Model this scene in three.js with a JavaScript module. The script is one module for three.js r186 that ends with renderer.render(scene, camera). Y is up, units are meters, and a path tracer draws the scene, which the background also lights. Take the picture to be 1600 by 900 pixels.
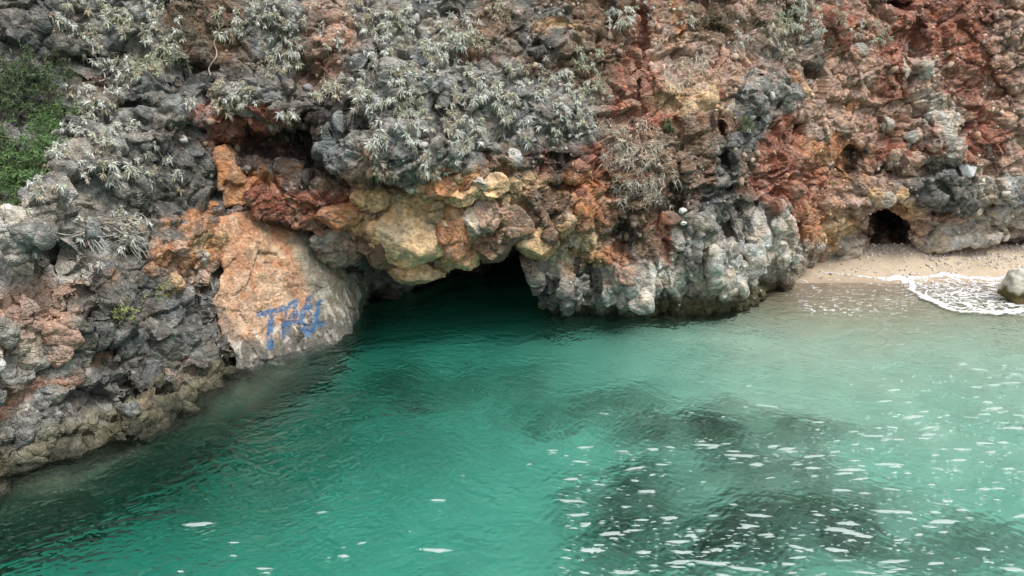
import * as THREE from 'three';
import { mergeGeometries } from 'three/addons/utils/BufferGeometryUtils.js';

// ---------------------------------------------------------------- camera, sky, sun, exposure
const scene = new THREE.Scene();
const camera = new THREE.PerspectiveCamera(39.43, 16 / 9, 0.1, 400);
camera.position.set(0, 5, 0);
camera.rotation.x = -15.8 * Math.PI / 180;
const renderer = new THREE.WebGLRenderer({ antialias: true });
renderer.toneMapping = THREE.LinearToneMapping;
renderer.toneMappingExposure = 2.2;
renderer.shadowMap.enabled = true;
{ // overcast sky: brighter towards the zenith, the same all round
  const W = 128, H = 64, d = new Float32Array(W * H * 4);
  for (let j = 0; j < H; j++) for (let i = 0; i < W; i++) {
    const s = Math.max(0, Math.sin(((j + 0.5) / H - 0.5) * Math.PI)), l = 0.16 + 0.66 * s, k = (j * W + i) * 4;
    d[k] = l * 0.99; d[k + 1] = l; d[k + 2] = l * 1.02; d[k + 3] = 1;
  }
  const sky = new THREE.DataTexture(d, W, H, THREE.RGBAFormat, THREE.FloatType);
  sky.mapping = THREE.EquirectangularReflectionMapping; sky.magFilter = THREE.LinearFilter; sky.needsUpdate = true;
  scene.background = sky; scene.environment = sky;
}
const sun = new THREE.DirectionalLight(new THREE.Color(1, 0.97, 0.92), 1.5);
sun.position.set(0.32, 0.84, 0.32).multiplyScalar(60);
sun.castShadow = true; sun.shadow.radius = 40; sun.shadow.mapSize.set(2048, 2048);
Object.assign(sun.shadow.camera, { left: -25, right: 25, top: 25, bottom: -25, near: 1, far: 150 });
scene.add(sun, sun.target);

// ---------------------------------------------------------------- helpers
let seed = 7;
const rnd = () => { seed = (seed + 0x6D2B79F5) | 0; let t = Math.imul(seed ^ (seed >>> 15), 1 | seed); t = (t + Math.imul(t ^ (t >>> 7), 61 | t)) ^ t; return ((t ^ (t >>> 14)) >>> 0) / 4294967296; };
const rr = (a, b) => a + (b - a) * rnd();
const clamp = (v, a, b) => v < a ? a : v > b ? b : v;
const sstep = (a, b, v) => { const t = clamp((v - a) / (b - a), 0, 1); return t * t * (3 - 2 * t); };
const lerp = (a, b, t) => a + (b - a) * t;
const PERM = new Uint8Array(512), GR = new Float32Array(256 * 3), HR = new Float32Array(256);
{
  const p = [...Array(256).keys()];
  for (let i = 255; i > 0; i--) { const j = Math.floor(rnd() * (i + 1)); [p[i], p[j]] = [p[j], p[i]]; }
  for (let i = 0; i < 512; i++) PERM[i] = p[i & 255];
  for (let i = 0; i < 256; i++) { const u = rr(-1, 1), a = rr(0, 6.2832), s = Math.sqrt(1 - u * u); GR[i * 3] = s * Math.cos(a); GR[i * 3 + 1] = s * Math.sin(a); GR[i * 3 + 2] = u; HR[i] = rnd(); }
}
function noise(x, y, z) { // gradient noise, about -1..1
  const fx = Math.floor(x), fy = Math.floor(y), fz = Math.floor(z), X = fx & 255, Y = fy & 255, Z = fz & 255;
  x -= fx; y -= fy; z -= fz;
  const u = x * x * x * (x * (x * 6 - 15) + 10), v = y * y * y * (y * (y * 6 - 15) + 10), w = z * z * z * (z * (z * 6 - 15) + 10);
  const A = PERM[X] + Y, B = PERM[X + 1] + Y, AA = PERM[A] + Z, AB = PERM[A + 1] + Z, BA = PERM[B] + Z, BB = PERM[B + 1] + Z;
  const g = (h, a, b, c) => { const k = PERM[h] * 3; return GR[k] * a + GR[k + 1] * b + GR[k + 2] * c; };
  const x1 = x - 1, y1 = y - 1, z1 = z - 1;
  const a = g(AA, x, y, z), b = g(BA, x1, y, z), c = g(AB, x, y1, z), d = g(BB, x1, y1, z), e = g(AA + 1, x, y, z1), f = g(BA + 1, x1, y, z1), h = g(AB + 1, x, y1, z1), i = g(BB + 1, x1, y1, z1);
  const p = a + u * (b - a), q = c + u * (d - c), r = e + u * (f - e), s = h + u * (i - h), m = p + v * (q - p), n = r + v * (s - r);
  return 1.6 * (m + w * (n - m));
}
const fbm = (x, y, z, o) => { let s = 0, a = 0.5; for (let i = 0; i < o; i++) { s += a * noise(x, y, z); x = x * 2.03 + 7.1; y = y * 2.03 + 3.7; z = z * 2.03 + 1.9; a *= 0.5; } return s; };
const ridge = (x, y, z, o) => { let s = 0, a = 0.5; for (let i = 0; i < o; i++) { s += a * (1 - 2 * Math.abs(noise(x, y, z))); x = x * 2.1 + 5.3; y = y * 2.1 + 1.7; z = z * 2.1 + 8.2; a *= 0.5; } return s; };
const WO = { f1: 0, f2: 0, id: 0, tilt: 0 };
function worley(x, y, z) {
  const ix = Math.floor(x), iy = Math.floor(y), iz = Math.floor(z);
  let f1 = 9, f2 = 9, id = 0, vx = 0, vy = 0, vz = 0;
  for (let k = -1; k < 2; k++) for (let j = -1; j < 2; j++) for (let i = -1; i < 2; i++) {
    const h = PERM[PERM[PERM[(ix + i) & 255] + ((iy + j) & 255)] + ((iz + k) & 255)];
    const dx = ix + i + HR[h] - x, dy = iy + j + HR[(h + 71) & 255] - y, dz = iz + k + HR[(h + 149) & 255] - z, d = dx * dx + dy * dy + dz * dz;
    if (d < f1) { f2 = f1; f1 = d; id = h; vx = dx; vy = dy; vz = dz; } else if (d < f2) f2 = d;
  }
  WO.f1 = Math.sqrt(f1); WO.f2 = Math.sqrt(f2); WO.id = id; WO.tilt = -(vx * GR[id * 3] + vy * GR[id * 3 + 1] + vz * GR[id * 3 + 2]); // height on the cell's own tilted face
  return WO;
}
const taken = new Map();
function numbered(n) { const k = taken.get(n) ?? 0; taken.set(n, k + 1); return k ? n + '_' + String(k).padStart(3, '0') : n; }
function tag(o, label, category, group, kind) { o.userData.label = label; if (category) o.userData.category = category; if (group) o.userData.group = group; if (kind) o.userData.kind = kind; return o; }
function part(name, geo, mat, parent) { const m = new THREE.Mesh(geo, mat); m.name = parent === scene ? numbered(name) : name; m.castShadow = m.receiveShadow = true; parent.add(m); return m; }
function group(name, p) { const g = new THREE.Group(); g.name = numbered(name); g.position.set(...p); scene.add(g); return g; }
const vcMat = (o = {}) => new THREE.MeshStandardMaterial({ vertexColors: true, roughness: 0.92, ...o });

const ZX0 = -10, ZY0 = -2.5, ZST = 0.5, ZNX = 51, ZNY = 26;
const ZT = [ // base depth of the cliff face, one row per half metre of height
  -5.01,-5.49,-5.98,-6.49,-7.03,-7.59,-8.18,-8.82,-9.47,-9.93,-10.94,-12.47,-13.14,-13.93,-14.88,-15.70,-15.82,-15.66,-15.54,-15.51,-15.51,-15.52,-15.50,-15.43,-15.36,-15.34,-15.36,-15.38,-15.44,-15.61,-16.00,-16.61,-17.30,-17.96,-18.45,-18.57,-18.46,-18.41,-18.41,-18.42,-18.42,-18.43,-18.43,-18.42,-18.43,-18.47,-18.52,-18.53,-18.49,-18.41,-18.31,
  -5.02,-5.48,-5.96,-6.46,-6.97,-7.50,-8.06,-8.66,-9.28,-9.68,-10.68,-12.39,-13.06,-13.94,-14.97,-15.90,-16.03,-15.84,-15.70,-15.66,-15.65,-15.65,-15.63,-15.54,-15.46,-15.43,-15.44,-15.45,-15.49,-15.66,-16.07,-16.72,-17.47,-18.19,-18.73,-18.87,-18.74,-18.70,-18.71,-18.72,-18.73,-18.74,-18.75,-18.74,-18.74,-18.78,-18.79,-18.75,-18.66,-18.52,-18.38,
  -5.04,-5.49,-5.95,-6.43,-6.92,-7.43,-7.95,-8.49,-9.00,-9.58,-10.60,-11.92,-12.96,-13.96,-15.01,-15.82,-16.10,-16.04,-15.90,-15.82,-15.79,-15.77,-15.73,-15.65,-15.57,-15.53,-15.51,-15.51,-15.57,-15.78,-16.21,-16.85,-17.59,-18.30,-18.82,-19.04,-19.05,-19.02,-19.03,-19.04,-19.05,-19.07,-19.09,-19.11,-19.13,-19.13,-19.08,-18.95,-18.77,-18.57,-18.41,
  -5.07,-5.51,-5.96,-6.43,-6.91,-7.41,-7.92,-8.42,-8.89,-9.46,-10.45,-11.71,-12.85,-13.93,-15.00,-15.82,-16.15,-16.13,-16.01,-15.92,-15.88,-15.85,-15.80,-15.73,-15.65,-15.59,-15.57,-15.57,-15.64,-15.85,-16.29,-16.93,-17.65,-18.34,-18.87,-19.16,-19.26,-19.28,-19.29,-19.31,-19.34,-19.37,-19.41,-19.45,-19.50,-19.49,-19.37,-19.13,-18.83,-18.57,-18.39,
  -5.11,-5.54,-5.98,-6.45,-6.94,-7.46,-8.00,-8.54,-9.02,-9.45,-10.45,-11.91,-12.90,-13.91,-15.03,-15.91,-16.16,-16.10,-15.98,-15.90,-15.87,-15.86,-15.82,-15.74,-15.66,-15.61,-15.59,-15.60,-15.64,-15.84,-16.28,-16.93,-17.63,-18.30,-18.86,-19.21,-19.36,-19.42,-19.45,-19.50,-19.54,-19.58,-19.63,-19.71,-19.79,-19.82,-19.66,-19.29,-18.84,-18.51,-18.34,
  -5.16,-5.57,-6.01,-6.50,-7.01,-7.57,-8.18,-8.86,-9.55,-9.91,-10.82,-12.69,-13.23,-14.09,-15.07,-15.98,-16.01,-15.87,-15.77,-15.74,-15.74,-15.75,-15.73,-15.63,-15.56,-15.53,-15.55,-15.56,-15.59,-15.76,-16.18,-16.83,-17.49,-18.13,-18.73,-19.11,-19.29,-19.40,-19.47,-19.55,-19.61,-19.64,-19.69,-19.79,-19.94,-20.05,-19.93,-19.39,-18.75,-18.40,-18.28,
  -5.20,-5.60,-6.05,-6.56,-7.11,-7.71,-8.41,-9.24,-10.20,-11.27,-12.47,-13.51,-14.02,-14.61,-15.22,-15.61,-15.56,-15.48,-15.46,-15.48,-15.50,-15.51,-15.47,-15.41,-15.37,-15.35,-15.39,-15.44,-15.51,-15.70,-16.08,-16.63,-17.20,-17.79,-18.38,-18.82,-19.07,-19.23,-19.34,-19.44,-19.53,-19.53,-19.56,-19.66,-19.83,-20.03,-20.07,-19.41,-18.61,-18.33,-18.28,
  -5.27,-5.67,-6.14,-6.68,-7.28,-7.91,-8.62,-9.50,-10.65,-12.17,-13.55,-14.27,-14.65,-14.96,-15.16,-15.17,-15.02,-15.05,-15.12,-15.19,-15.24,-15.24,-15.21,-15.18,-15.18,-15.19,-15.25,-15.34,-15.46,-15.67,-16.02,-16.46,-16.92,-17.42,-18.00,-18.48,-18.79,-18.97,-19.09,-19.19,-19.25,-19.24,-19.26,-19.33,-19.44,-19.63,-19.67,-19.25,-18.70,-18.41,-18.36,
  -5.43,-5.83,-6.32,-6.92,-7.60,-8.24,-8.84,-9.59,-10.68,-12.18,-13.74,-14.57,-14.84,-14.89,-14.91,-14.87,-14.80,-14.79,-14.85,-14.93,-14.99,-15.03,-15.05,-15.07,-15.10,-15.14,-15.21,-15.32,-15.48,-15.71,-16.04,-16.42,-16.83,-17.27,-17.81,-18.26,-18.56,-18.74,-18.84,-18.94,-18.97,-18.94,-18.94,-18.98,-19.00,-19.12,-19.21,-19.04,-18.75,-18.55,-18.48,
  -5.72,-6.13,-6.64,-7.33,-8.17,-8.90,-9.31,-9.81,-10.88,-12.01,-13.63,-14.47,-14.62,-14.64,-14.66,-14.65,-14.64,-14.60,-14.61,-14.69,-14.80,-14.89,-14.97,-15.03,-15.10,-15.17,-15.24,-15.35,-15.53,-15.79,-16.12,-16.52,-16.97,-17.42,-17.85,-18.20,-18.45,-18.61,-18.71,-18.79,-18.81,-18.80,-18.80,-18.82,-18.83,-18.90,-18.97,-18.92,-18.78,-18.66,-18.59,
  -6.17,-6.63,-7.18,-7.98,-9.04,-10.03,-10.39,-10.42,-12.33,-12.78,-13.78,-14.16,-14.20,-14.38,-14.44,-14.39,-14.34,-14.31,-14.37,-14.51,-14.67,-14.82,-14.95,-15.05,-15.13,-15.20,-15.27,-15.38,-15.57,-15.85,-16.22,-16.66,-17.16,-17.64,-17.97,-18.24,-18.45,-18.60,-18.69,-18.76,-18.79,-18.81,-18.82,-18.84,-18.87,-18.90,-18.92,-18.90,-18.83,-18.75,-18.70,
  -6.80,-7.35,-8.03,-8.93,-10.03,-11.20,-12.16,-10.22,-12.47,-13.88,-14.33,-14.41,-14.35,-14.34,-14.30,-14.18,-14.04,-14.04,-14.20,-14.41,-14.64,-14.84,-15.00,-15.12,-15.19,-15.26,-15.33,-15.43,-15.61,-15.90,-16.31,-16.80,-17.30,-17.74,-18.07,-18.32,-18.51,-18.65,-18.74,-18.81,-18.85,-18.89,-18.92,-18.95,-18.99,-18.98,-18.97,-18.94,-18.90,-18.84,-18.79,
  -7.53,-8.20,-8.99,-9.92,-10.94,-11.92,-12.39,-11.70,-12.57,-13.84,-14.46,-14.67,-14.59,-14.42,-14.29,-14.11,-13.95,-13.97,-14.19,-14.47,-14.74,-14.96,-15.13,-15.26,-15.34,-15.40,-15.47,-15.56,-15.70,-16.00,-16.45,-16.93,-17.41,-17.83,-18.16,-18.40,-18.59,-18.73,-18.82,-18.89,-18.95,-18.99,-19.03,-19.07,-19.09,-19.08,-19.04,-19.00,-18.96,-18.91,-18.87,
  -8.28,-9.04,-9.89,-10.82,-11.73,-12.44,-12.75,-12.82,-13.28,-13.93,-14.36,-14.51,-14.46,-14.43,-14.37,-14.22,-14.07,-14.12,-14.37,-14.69,-14.96,-15.17,-15.34,-15.47,-15.56,-15.64,-15.71,-15.81,-15.97,-16.26,-16.67,-17.11,-17.55,-17.93,-18.25,-18.50,-18.69,-18.82,-18.92,-18.99,-19.04,-19.09,-19.14,-19.18,-19.19,-19.16,-19.11,-19.06,-19.01,-18.97,-18.95,
  -9.00,-9.80,-10.67,-11.56,-12.37,-12.90,-13.20,-13.51,-13.85,-14.13,-14.32,-14.35,-14.33,-14.46,-14.52,-14.44,-14.37,-14.44,-14.67,-14.97,-15.22,-15.42,-15.59,-15.73,-15.84,-15.93,-16.02,-16.15,-16.35,-16.64,-16.96,-17.33,-17.71,-18.07,-18.37,-18.61,-18.80,-18.94,-19.03,-19.10,-19.14,-19.19,-19.23,-19.27,-19.27,-19.23,-19.17,-19.11,-19.06,-19.03,-19.02,
  -9.64,-10.46,-11.30,-12.13,-12.82,-13.28,-13.59,-13.88,-14.14,-14.33,-14.45,-14.49,-14.53,-14.63,-14.71,-14.72,-14.72,-14.81,-14.98,-15.22,-15.45,-15.66,-15.85,-16.00,-16.13,-16.24,-16.34,-16.47,-16.67,-16.93,-17.21,-17.53,-17.88,-18.21,-18.50,-18.74,-18.92,-19.06,-19.15,-19.21,-19.25,-19.28,-19.32,-19.34,-19.34,-19.29,-19.23,-19.16,-19.12,-19.10,-19.11,
  -10.18,-10.99,-11.81,-12.57,-13.18,-13.58,-13.86,-14.11,-14.34,-14.52,-14.67,-14.79,-14.86,-14.92,-14.98,-15.03,-15.09,-15.17,-15.29,-15.47,-15.68,-15.90,-16.10,-16.27,-16.41,-16.52,-16.62,-16.74,-16.89,-17.11,-17.39,-17.71,-18.05,-18.37,-18.65,-18.88,-19.07,-19.20,-19.29,-19.34,-19.36,-19.39,-19.41,-19.42,-19.40,-19.36,-19.30,-19.23,-19.19,-19.19,-19.21,
  -10.64,-11.43,-12.21,-12.93,-13.49,-13.83,-14.09,-14.31,-14.53,-14.73,-14.92,-15.10,-15.20,-15.24,-15.28,-15.36,-15.44,-15.51,-15.59,-15.71,-15.90,-16.13,-16.35,-16.53,-16.67,-16.79,-16.88,-16.97,-17.09,-17.27,-17.56,-17.89,-18.23,-18.54,-18.81,-19.04,-19.22,-19.36,-19.44,-19.48,-19.49,-19.50,-19.52,-19.52,-19.50,-19.46,-19.40,-19.34,-19.30,-19.31,-19.35,
  -11.02,-11.79,-12.53,-13.20,-13.73,-14.09,-14.35,-14.56,-14.77,-14.97,-15.16,-15.34,-15.46,-15.53,-15.58,-15.66,-15.74,-15.81,-15.89,-15.99,-16.15,-16.35,-16.56,-16.74,-16.88,-17.01,-17.11,-17.20,-17.31,-17.49,-17.77,-18.09,-18.42,-18.73,-18.99,-19.21,-19.39,-19.53,-19.61,-19.65,-19.66,-19.66,-19.67,-19.66,-19.64,-19.61,-19.56,-19.51,-19.48,-19.49,-19.53,
  -11.36,-12.10,-12.82,-13.47,-13.98,-14.36,-14.63,-14.84,-15.02,-15.20,-15.38,-15.54,-15.67,-15.77,-15.85,-15.94,-16.02,-16.09,-16.17,-16.27,-16.40,-16.57,-16.75,-16.92,-17.07,-17.20,-17.32,-17.43,-17.57,-17.77,-18.02,-18.32,-18.63,-18.92,-19.18,-19.40,-19.58,-19.71,-19.80,-19.84,-19.86,-19.86,-19.86,-19.85,-19.83,-19.80,-19.76,-19.73,-19.71,-19.72,-19.76,
  -11.67,-12.40,-13.12,-13.75,-14.27,-14.65,-14.92,-15.11,-15.27,-15.42,-15.57,-15.72,-15.86,-15.99,-16.10,-16.20,-16.29,-16.37,-16.44,-16.53,-16.64,-16.77,-16.93,-17.09,-17.24,-17.39,-17.53,-17.68,-17.84,-18.05,-18.29,-18.57,-18.86,-19.13,-19.38,-19.60,-19.77,-19.91,-20.00,-20.06,-20.09,-20.10,-20.09,-20.08,-20.06,-20.03,-20.00,-19.98,-19.97,-19.98,-20.01,
  -12.00,-12.73,-13.45,-14.08,-14.59,-14.96,-15.21,-15.39,-15.51,-15.63,-15.75,-15.89,-16.04,-16.19,-16.33,-16.45,-16.55,-16.63,-16.70,-16.77,-16.86,-16.97,-17.10,-17.26,-17.42,-17.58,-17.75,-17.92,-18.11,-18.33,-18.57,-18.83,-19.10,-19.36,-19.60,-19.81,-19.98,-20.12,-20.23,-20.30,-20.34,-20.35,-20.35,-20.33,-20.31,-20.29,-20.27,-20.25,-20.24,-20.25,-20.28,
  -12.41,-13.12,-13.82,-14.44,-14.95,-15.29,-15.51,-15.65,-15.74,-15.82,-15.92,-16.06,-16.22,-16.39,-16.55,-16.69,-16.80,-16.89,-16.95,-17.01,-17.08,-17.17,-17.28,-17.43,-17.60,-17.79,-17.97,-18.17,-18.38,-18.60,-18.84,-19.09,-19.35,-19.60,-19.83,-20.03,-20.21,-20.35,-20.46,-20.54,-20.59,-20.61,-20.61,-20.60,-20.58,-20.56,-20.55,-20.54,-20.53,-20.54,-20.56,
  -12.84,-13.52,-14.19,-14.81,-15.31,-15.62,-15.80,-15.90,-15.96,-16.01,-16.09,-16.23,-16.41,-16.59,-16.77,-16.93,-17.06,-17.14,-17.19,-17.24,-17.30,-17.37,-17.47,-17.63,-17.81,-18.00,-18.21,-18.42,-18.64,-18.87,-19.11,-19.35,-19.60,-19.84,-20.06,-20.26,-20.43,-20.58,-20.70,-20.79,-20.85,-20.88,-20.88,-20.87,-20.85,-20.84,-20.83,-20.82,-20.83,-20.83,-20.85,
  -13.24,-13.89,-14.53,-15.12,-15.59,-15.88,-16.05,-16.14,-16.19,-16.23,-16.30,-16.44,-16.62,-16.80,-16.99,-17.15,-17.29,-17.37,-17.43,-17.48,-17.53,-17.60,-17.70,-17.85,-18.04,-18.24,-18.45,-18.67,-18.90,-19.13,-19.37,-19.60,-19.84,-20.07,-20.29,-20.48,-20.65,-20.80,-20.92,-21.02,-21.09,-21.13,-21.13,-21.13,-21.12,-21.12,-21.11,-21.11,-21.11,-21.12,-21.13,
  -13.61,-14.22,-14.82,-15.35,-15.78,-16.08,-16.25,-16.36,-16.42,-16.48,-16.56,-16.69,-16.85,-17.03,-17.20,-17.36,-17.49,-17.59,-17.66,-17.72,-17.78,-17.86,-17.96,-18.11,-18.29,-18.49,-18.70,-18.93,-19.15,-19.38,-19.62,-19.85,-20.08,-20.30,-20.51,-20.70,-20.87,-21.02,-21.14,-21.24,-21.31,-21.36,-21.38,-21.39,-21.39,-21.38,-21.38,-21.39,-21.39,-21.40,-21.42,
];
const HOLES = [[8.72,2.5,0.326,0.178,0.8],[7.8,2.82,0.219,0.365,0.5],[6.25,1.35,0.181,0.417,0.6],[2.06,1.77,0.27,0.369,0.45],[1.64,0.81,0.252,0.454,0.35],[5.12,4.3,0.197,0.158,0.35],[1.63,3.83,0.121,0.157,0.3],[0.54,5.23,0.241,0.12,0.35],[0.45,4.77,0.191,0.239,0.3],[6.66,4.77,0.28,0.14,0.3],[9.29,5.46,0.235,0.5,0.45],[8.8,6.28,0.44,0.176,0.5],[-3.78,3.45,0.412,0.458,0.75],[-7.14,4.97,0.434,0.134,0.5],[-6.15,4.29,0.315,0.147,0.3],[-2.89,0.83,0.452,0.678,1.2],[-5.49,4.84,0.329,0.154,0.35],[-3.15,4.08,0.562,0.09,0.35],[-4.55,3.55,0.461,0.346,0.4],[4.1,3.26,0.112,0.621,0.4],[3.12,2.82,0.11,0.855,0.35],[6.44,2.37,0.392,0.476,0.25],[6.02,3.41,0.301,0.356,0.2],[11.4,2.4,0.3,0.15,0.25],[10.39,2.59,0.329,0.12,0.25],[-5.1,3.41,0.113,0.249,0.5],[-4.93,2.96,0.114,0.297,0.45],[-0.12,3.66,0.162,0.232,0.25],[-1.17,5.78,0.233,0.163,0.3],[-6.39,2.29,0.138,0.259,0.35],[-6.69,2.6,0.223,0.12,0.3],[-6.14,2.31,0.112,0.205,0.25],[-5.14,3.31,0.136,0.181,0.4],[10.93,5.49,0.207,0.886,0.2],[7.64,4.37,0.317,0.202,0.2],[0.96,2.75,0.359,0.144,0.25],[2.45,4.35,0.172,0.417,0.35],[10.22,1.54,0.336,0.137,0.25],[5.55,4.03,0.16,0.214,0.3],[-1.66,5.38,0.115,0.229,0.3],[-3.41,5.6,0.182,0.296,0.25],[-2.39,5.38,0.091,0.342,0.3],[2.57,5.42,0.151,0.502,0.3],[-4.06,0.42,0.87,0.58,0.35],[-4.42,1.38,0.657,0.597,0.25],[-1.87,3.54,1.654,0.617,-0.38],[-1.42,2.04,1.419,0.591,-0.3],[-2.69,3.38,0.674,0.449,-0.25],[5.31,4.42,0.531,0.451,-0.35],[4.56,2.98,0.507,0.76,-0.2],[1.21,2.26,0.604,0.725,-0.2],[2.4,0.74,0.631,0.505,-0.25],[1.15,0.57,0.46,0.46,-0.3],[10.01,3.64,0.504,0.771,-0.25],[10.07,2.18,0.841,0.541,-0.25],[11.04,0.79,1.104,0.284,-0.2],[4.22,0.99,0.768,0.768,-0.2],[2.55,3.19,0.607,0.728,-0.25],[-6.13,1.58,0.438,0.525,-0.3],[-5.68,0.99,0.685,0.881,-0.25],[-6.07,4.43,0.533,0.426,-0.25],[-5.46,4.0,0.437,0.437,-0.2],[-6.26,2.65,0.553,0.221,-0.3],[-6.36,1.25,0.418,0.502,-0.25],[-4.16,4.18,0.449,0.27,-0.2],[0.59,4.14,0.595,0.595,-0.25],[7.66,3.81,0.722,0.578,-0.15],[-0.47,2.34,0.705,0.47,-0.15],[-6.27,0.45,0.418,0.251,-0.2],[-5.24,0.49,0.403,0.504,-0.15],[-1.8,4.73,0.673,0.561,-0.25],[-0.47,5.05,0.584,0.701,-0.2],[8.79,4.78,0.205,0.381,-0.3]];
const CRACKS = [[0.1,0.35,[[-5.36,2.02],[-5.34,1.2],[-5.02,0.56],[-4.71,0.18],[-4.64,0.02]]],[0.12,0.4,[[-6.39,2.56],[-6.26,2.17],[-6.23,1.86],[-6.19,1.46],[-6.3,1.21]]],[0.09,0.22,[[-6.25,2.28],[-5.99,1.89],[-5.89,1.26],[-5.76,0.77]]],[0.07,0.2,[[-5.72,1.54],[-5.56,1.29],[-5.0,0.52]]],[0.06,0.2,[[-6.41,0.44],[-6.22,0.12]]],[0.06,0.15,[[-6.3,1.19],[-5.98,0.66],[-5.74,0.06]]],[0.09,0.3,[[-3.73,4.0],[-3.15,3.91],[-2.33,3.98]]],[0.1,0.3,[[-3.66,3.16],[-2.92,2.87],[-1.81,2.86],[-0.91,3.18]]],[0.09,0.3,[[3.21,3.87],[3.24,2.57],[3.32,1.45]]],[0.08,0.25,[[4.11,3.74],[4.26,2.89],[4.24,2.51]]],[0.07,0.22,[[3.47,2.2],[4.17,1.96],[4.49,1.35],[4.76,1.05]]],[0.06,0.15,[[4.6,2.1],[4.76,0.92],[4.8,0.05]]],[0.06,0.2,[[1.7,2.25],[1.56,1.1],[1.54,0.35]]],[0.08,0.25,[[-5.92,5.05],[-5.49,4.84],[-5.14,4.62]]],[0.06,0.2,[[-5.86,4.23],[-5.54,4.11],[-5.31,3.77]]],[0.05,0.15,[[-2.73,5.38],[-2.48,4.94],[-2.41,4.62]]],[0.05,0.15,[[-5.3,1.48],[-5.17,1.84],[-5.09,2.31]]],[0.06,0.18,[[0.71,3.34],[1.69,3.06],[1.83,2.24]]],[0.05,0.15,[[1.04,0.17],[1.25,1.09],[1.1,1.63]]],[0.06,0.18,[[5.82,1.93],[6.61,0.73],[6.51,0.02]]],[0.05,0.15,[[-1.14,2.74],[-0.77,2.09],[-0.48,1.68]]],[0.05,0.15,[[-2.76,2.73],[-2.72,2.09],[-2.43,1.55]]],[0.07,0.2,[[-6.52,1.98],[-6.36,1.73],[-6.25,1.16],[-6.25,0.57]]],[0.05,0.14,[[-5.77,0.65],[-5.58,0.24],[-5.46,-0.01]]],[0.05,0.14,[[-5.55,1.07],[-5.43,0.47],[-5.11,0.03]]],[0.06,0.18,[[4.83,4.68],[5.64,3.9],[5.93,3.09]]],[0.05,0.14,[[9.77,1.54],[9.71,2.48],[9.35,2.92]]],[0.05,0.14,[[11.15,2.02],[11.73,1.36],[12.56,1.22]]],[0.06,0.16,[[-4.5,5.59],[-4.05,5.37],[-3.47,4.62],[-3.6,4.18]]],[0.06,0.18,[[-6.84,4.65],[-6.36,4.34],[-5.9,4.03]]],[0.05,0.15,[[-7.33,2.93],[-6.43,2.7],[-6.2,2.32],[-5.82,2.24]]]];
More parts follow.
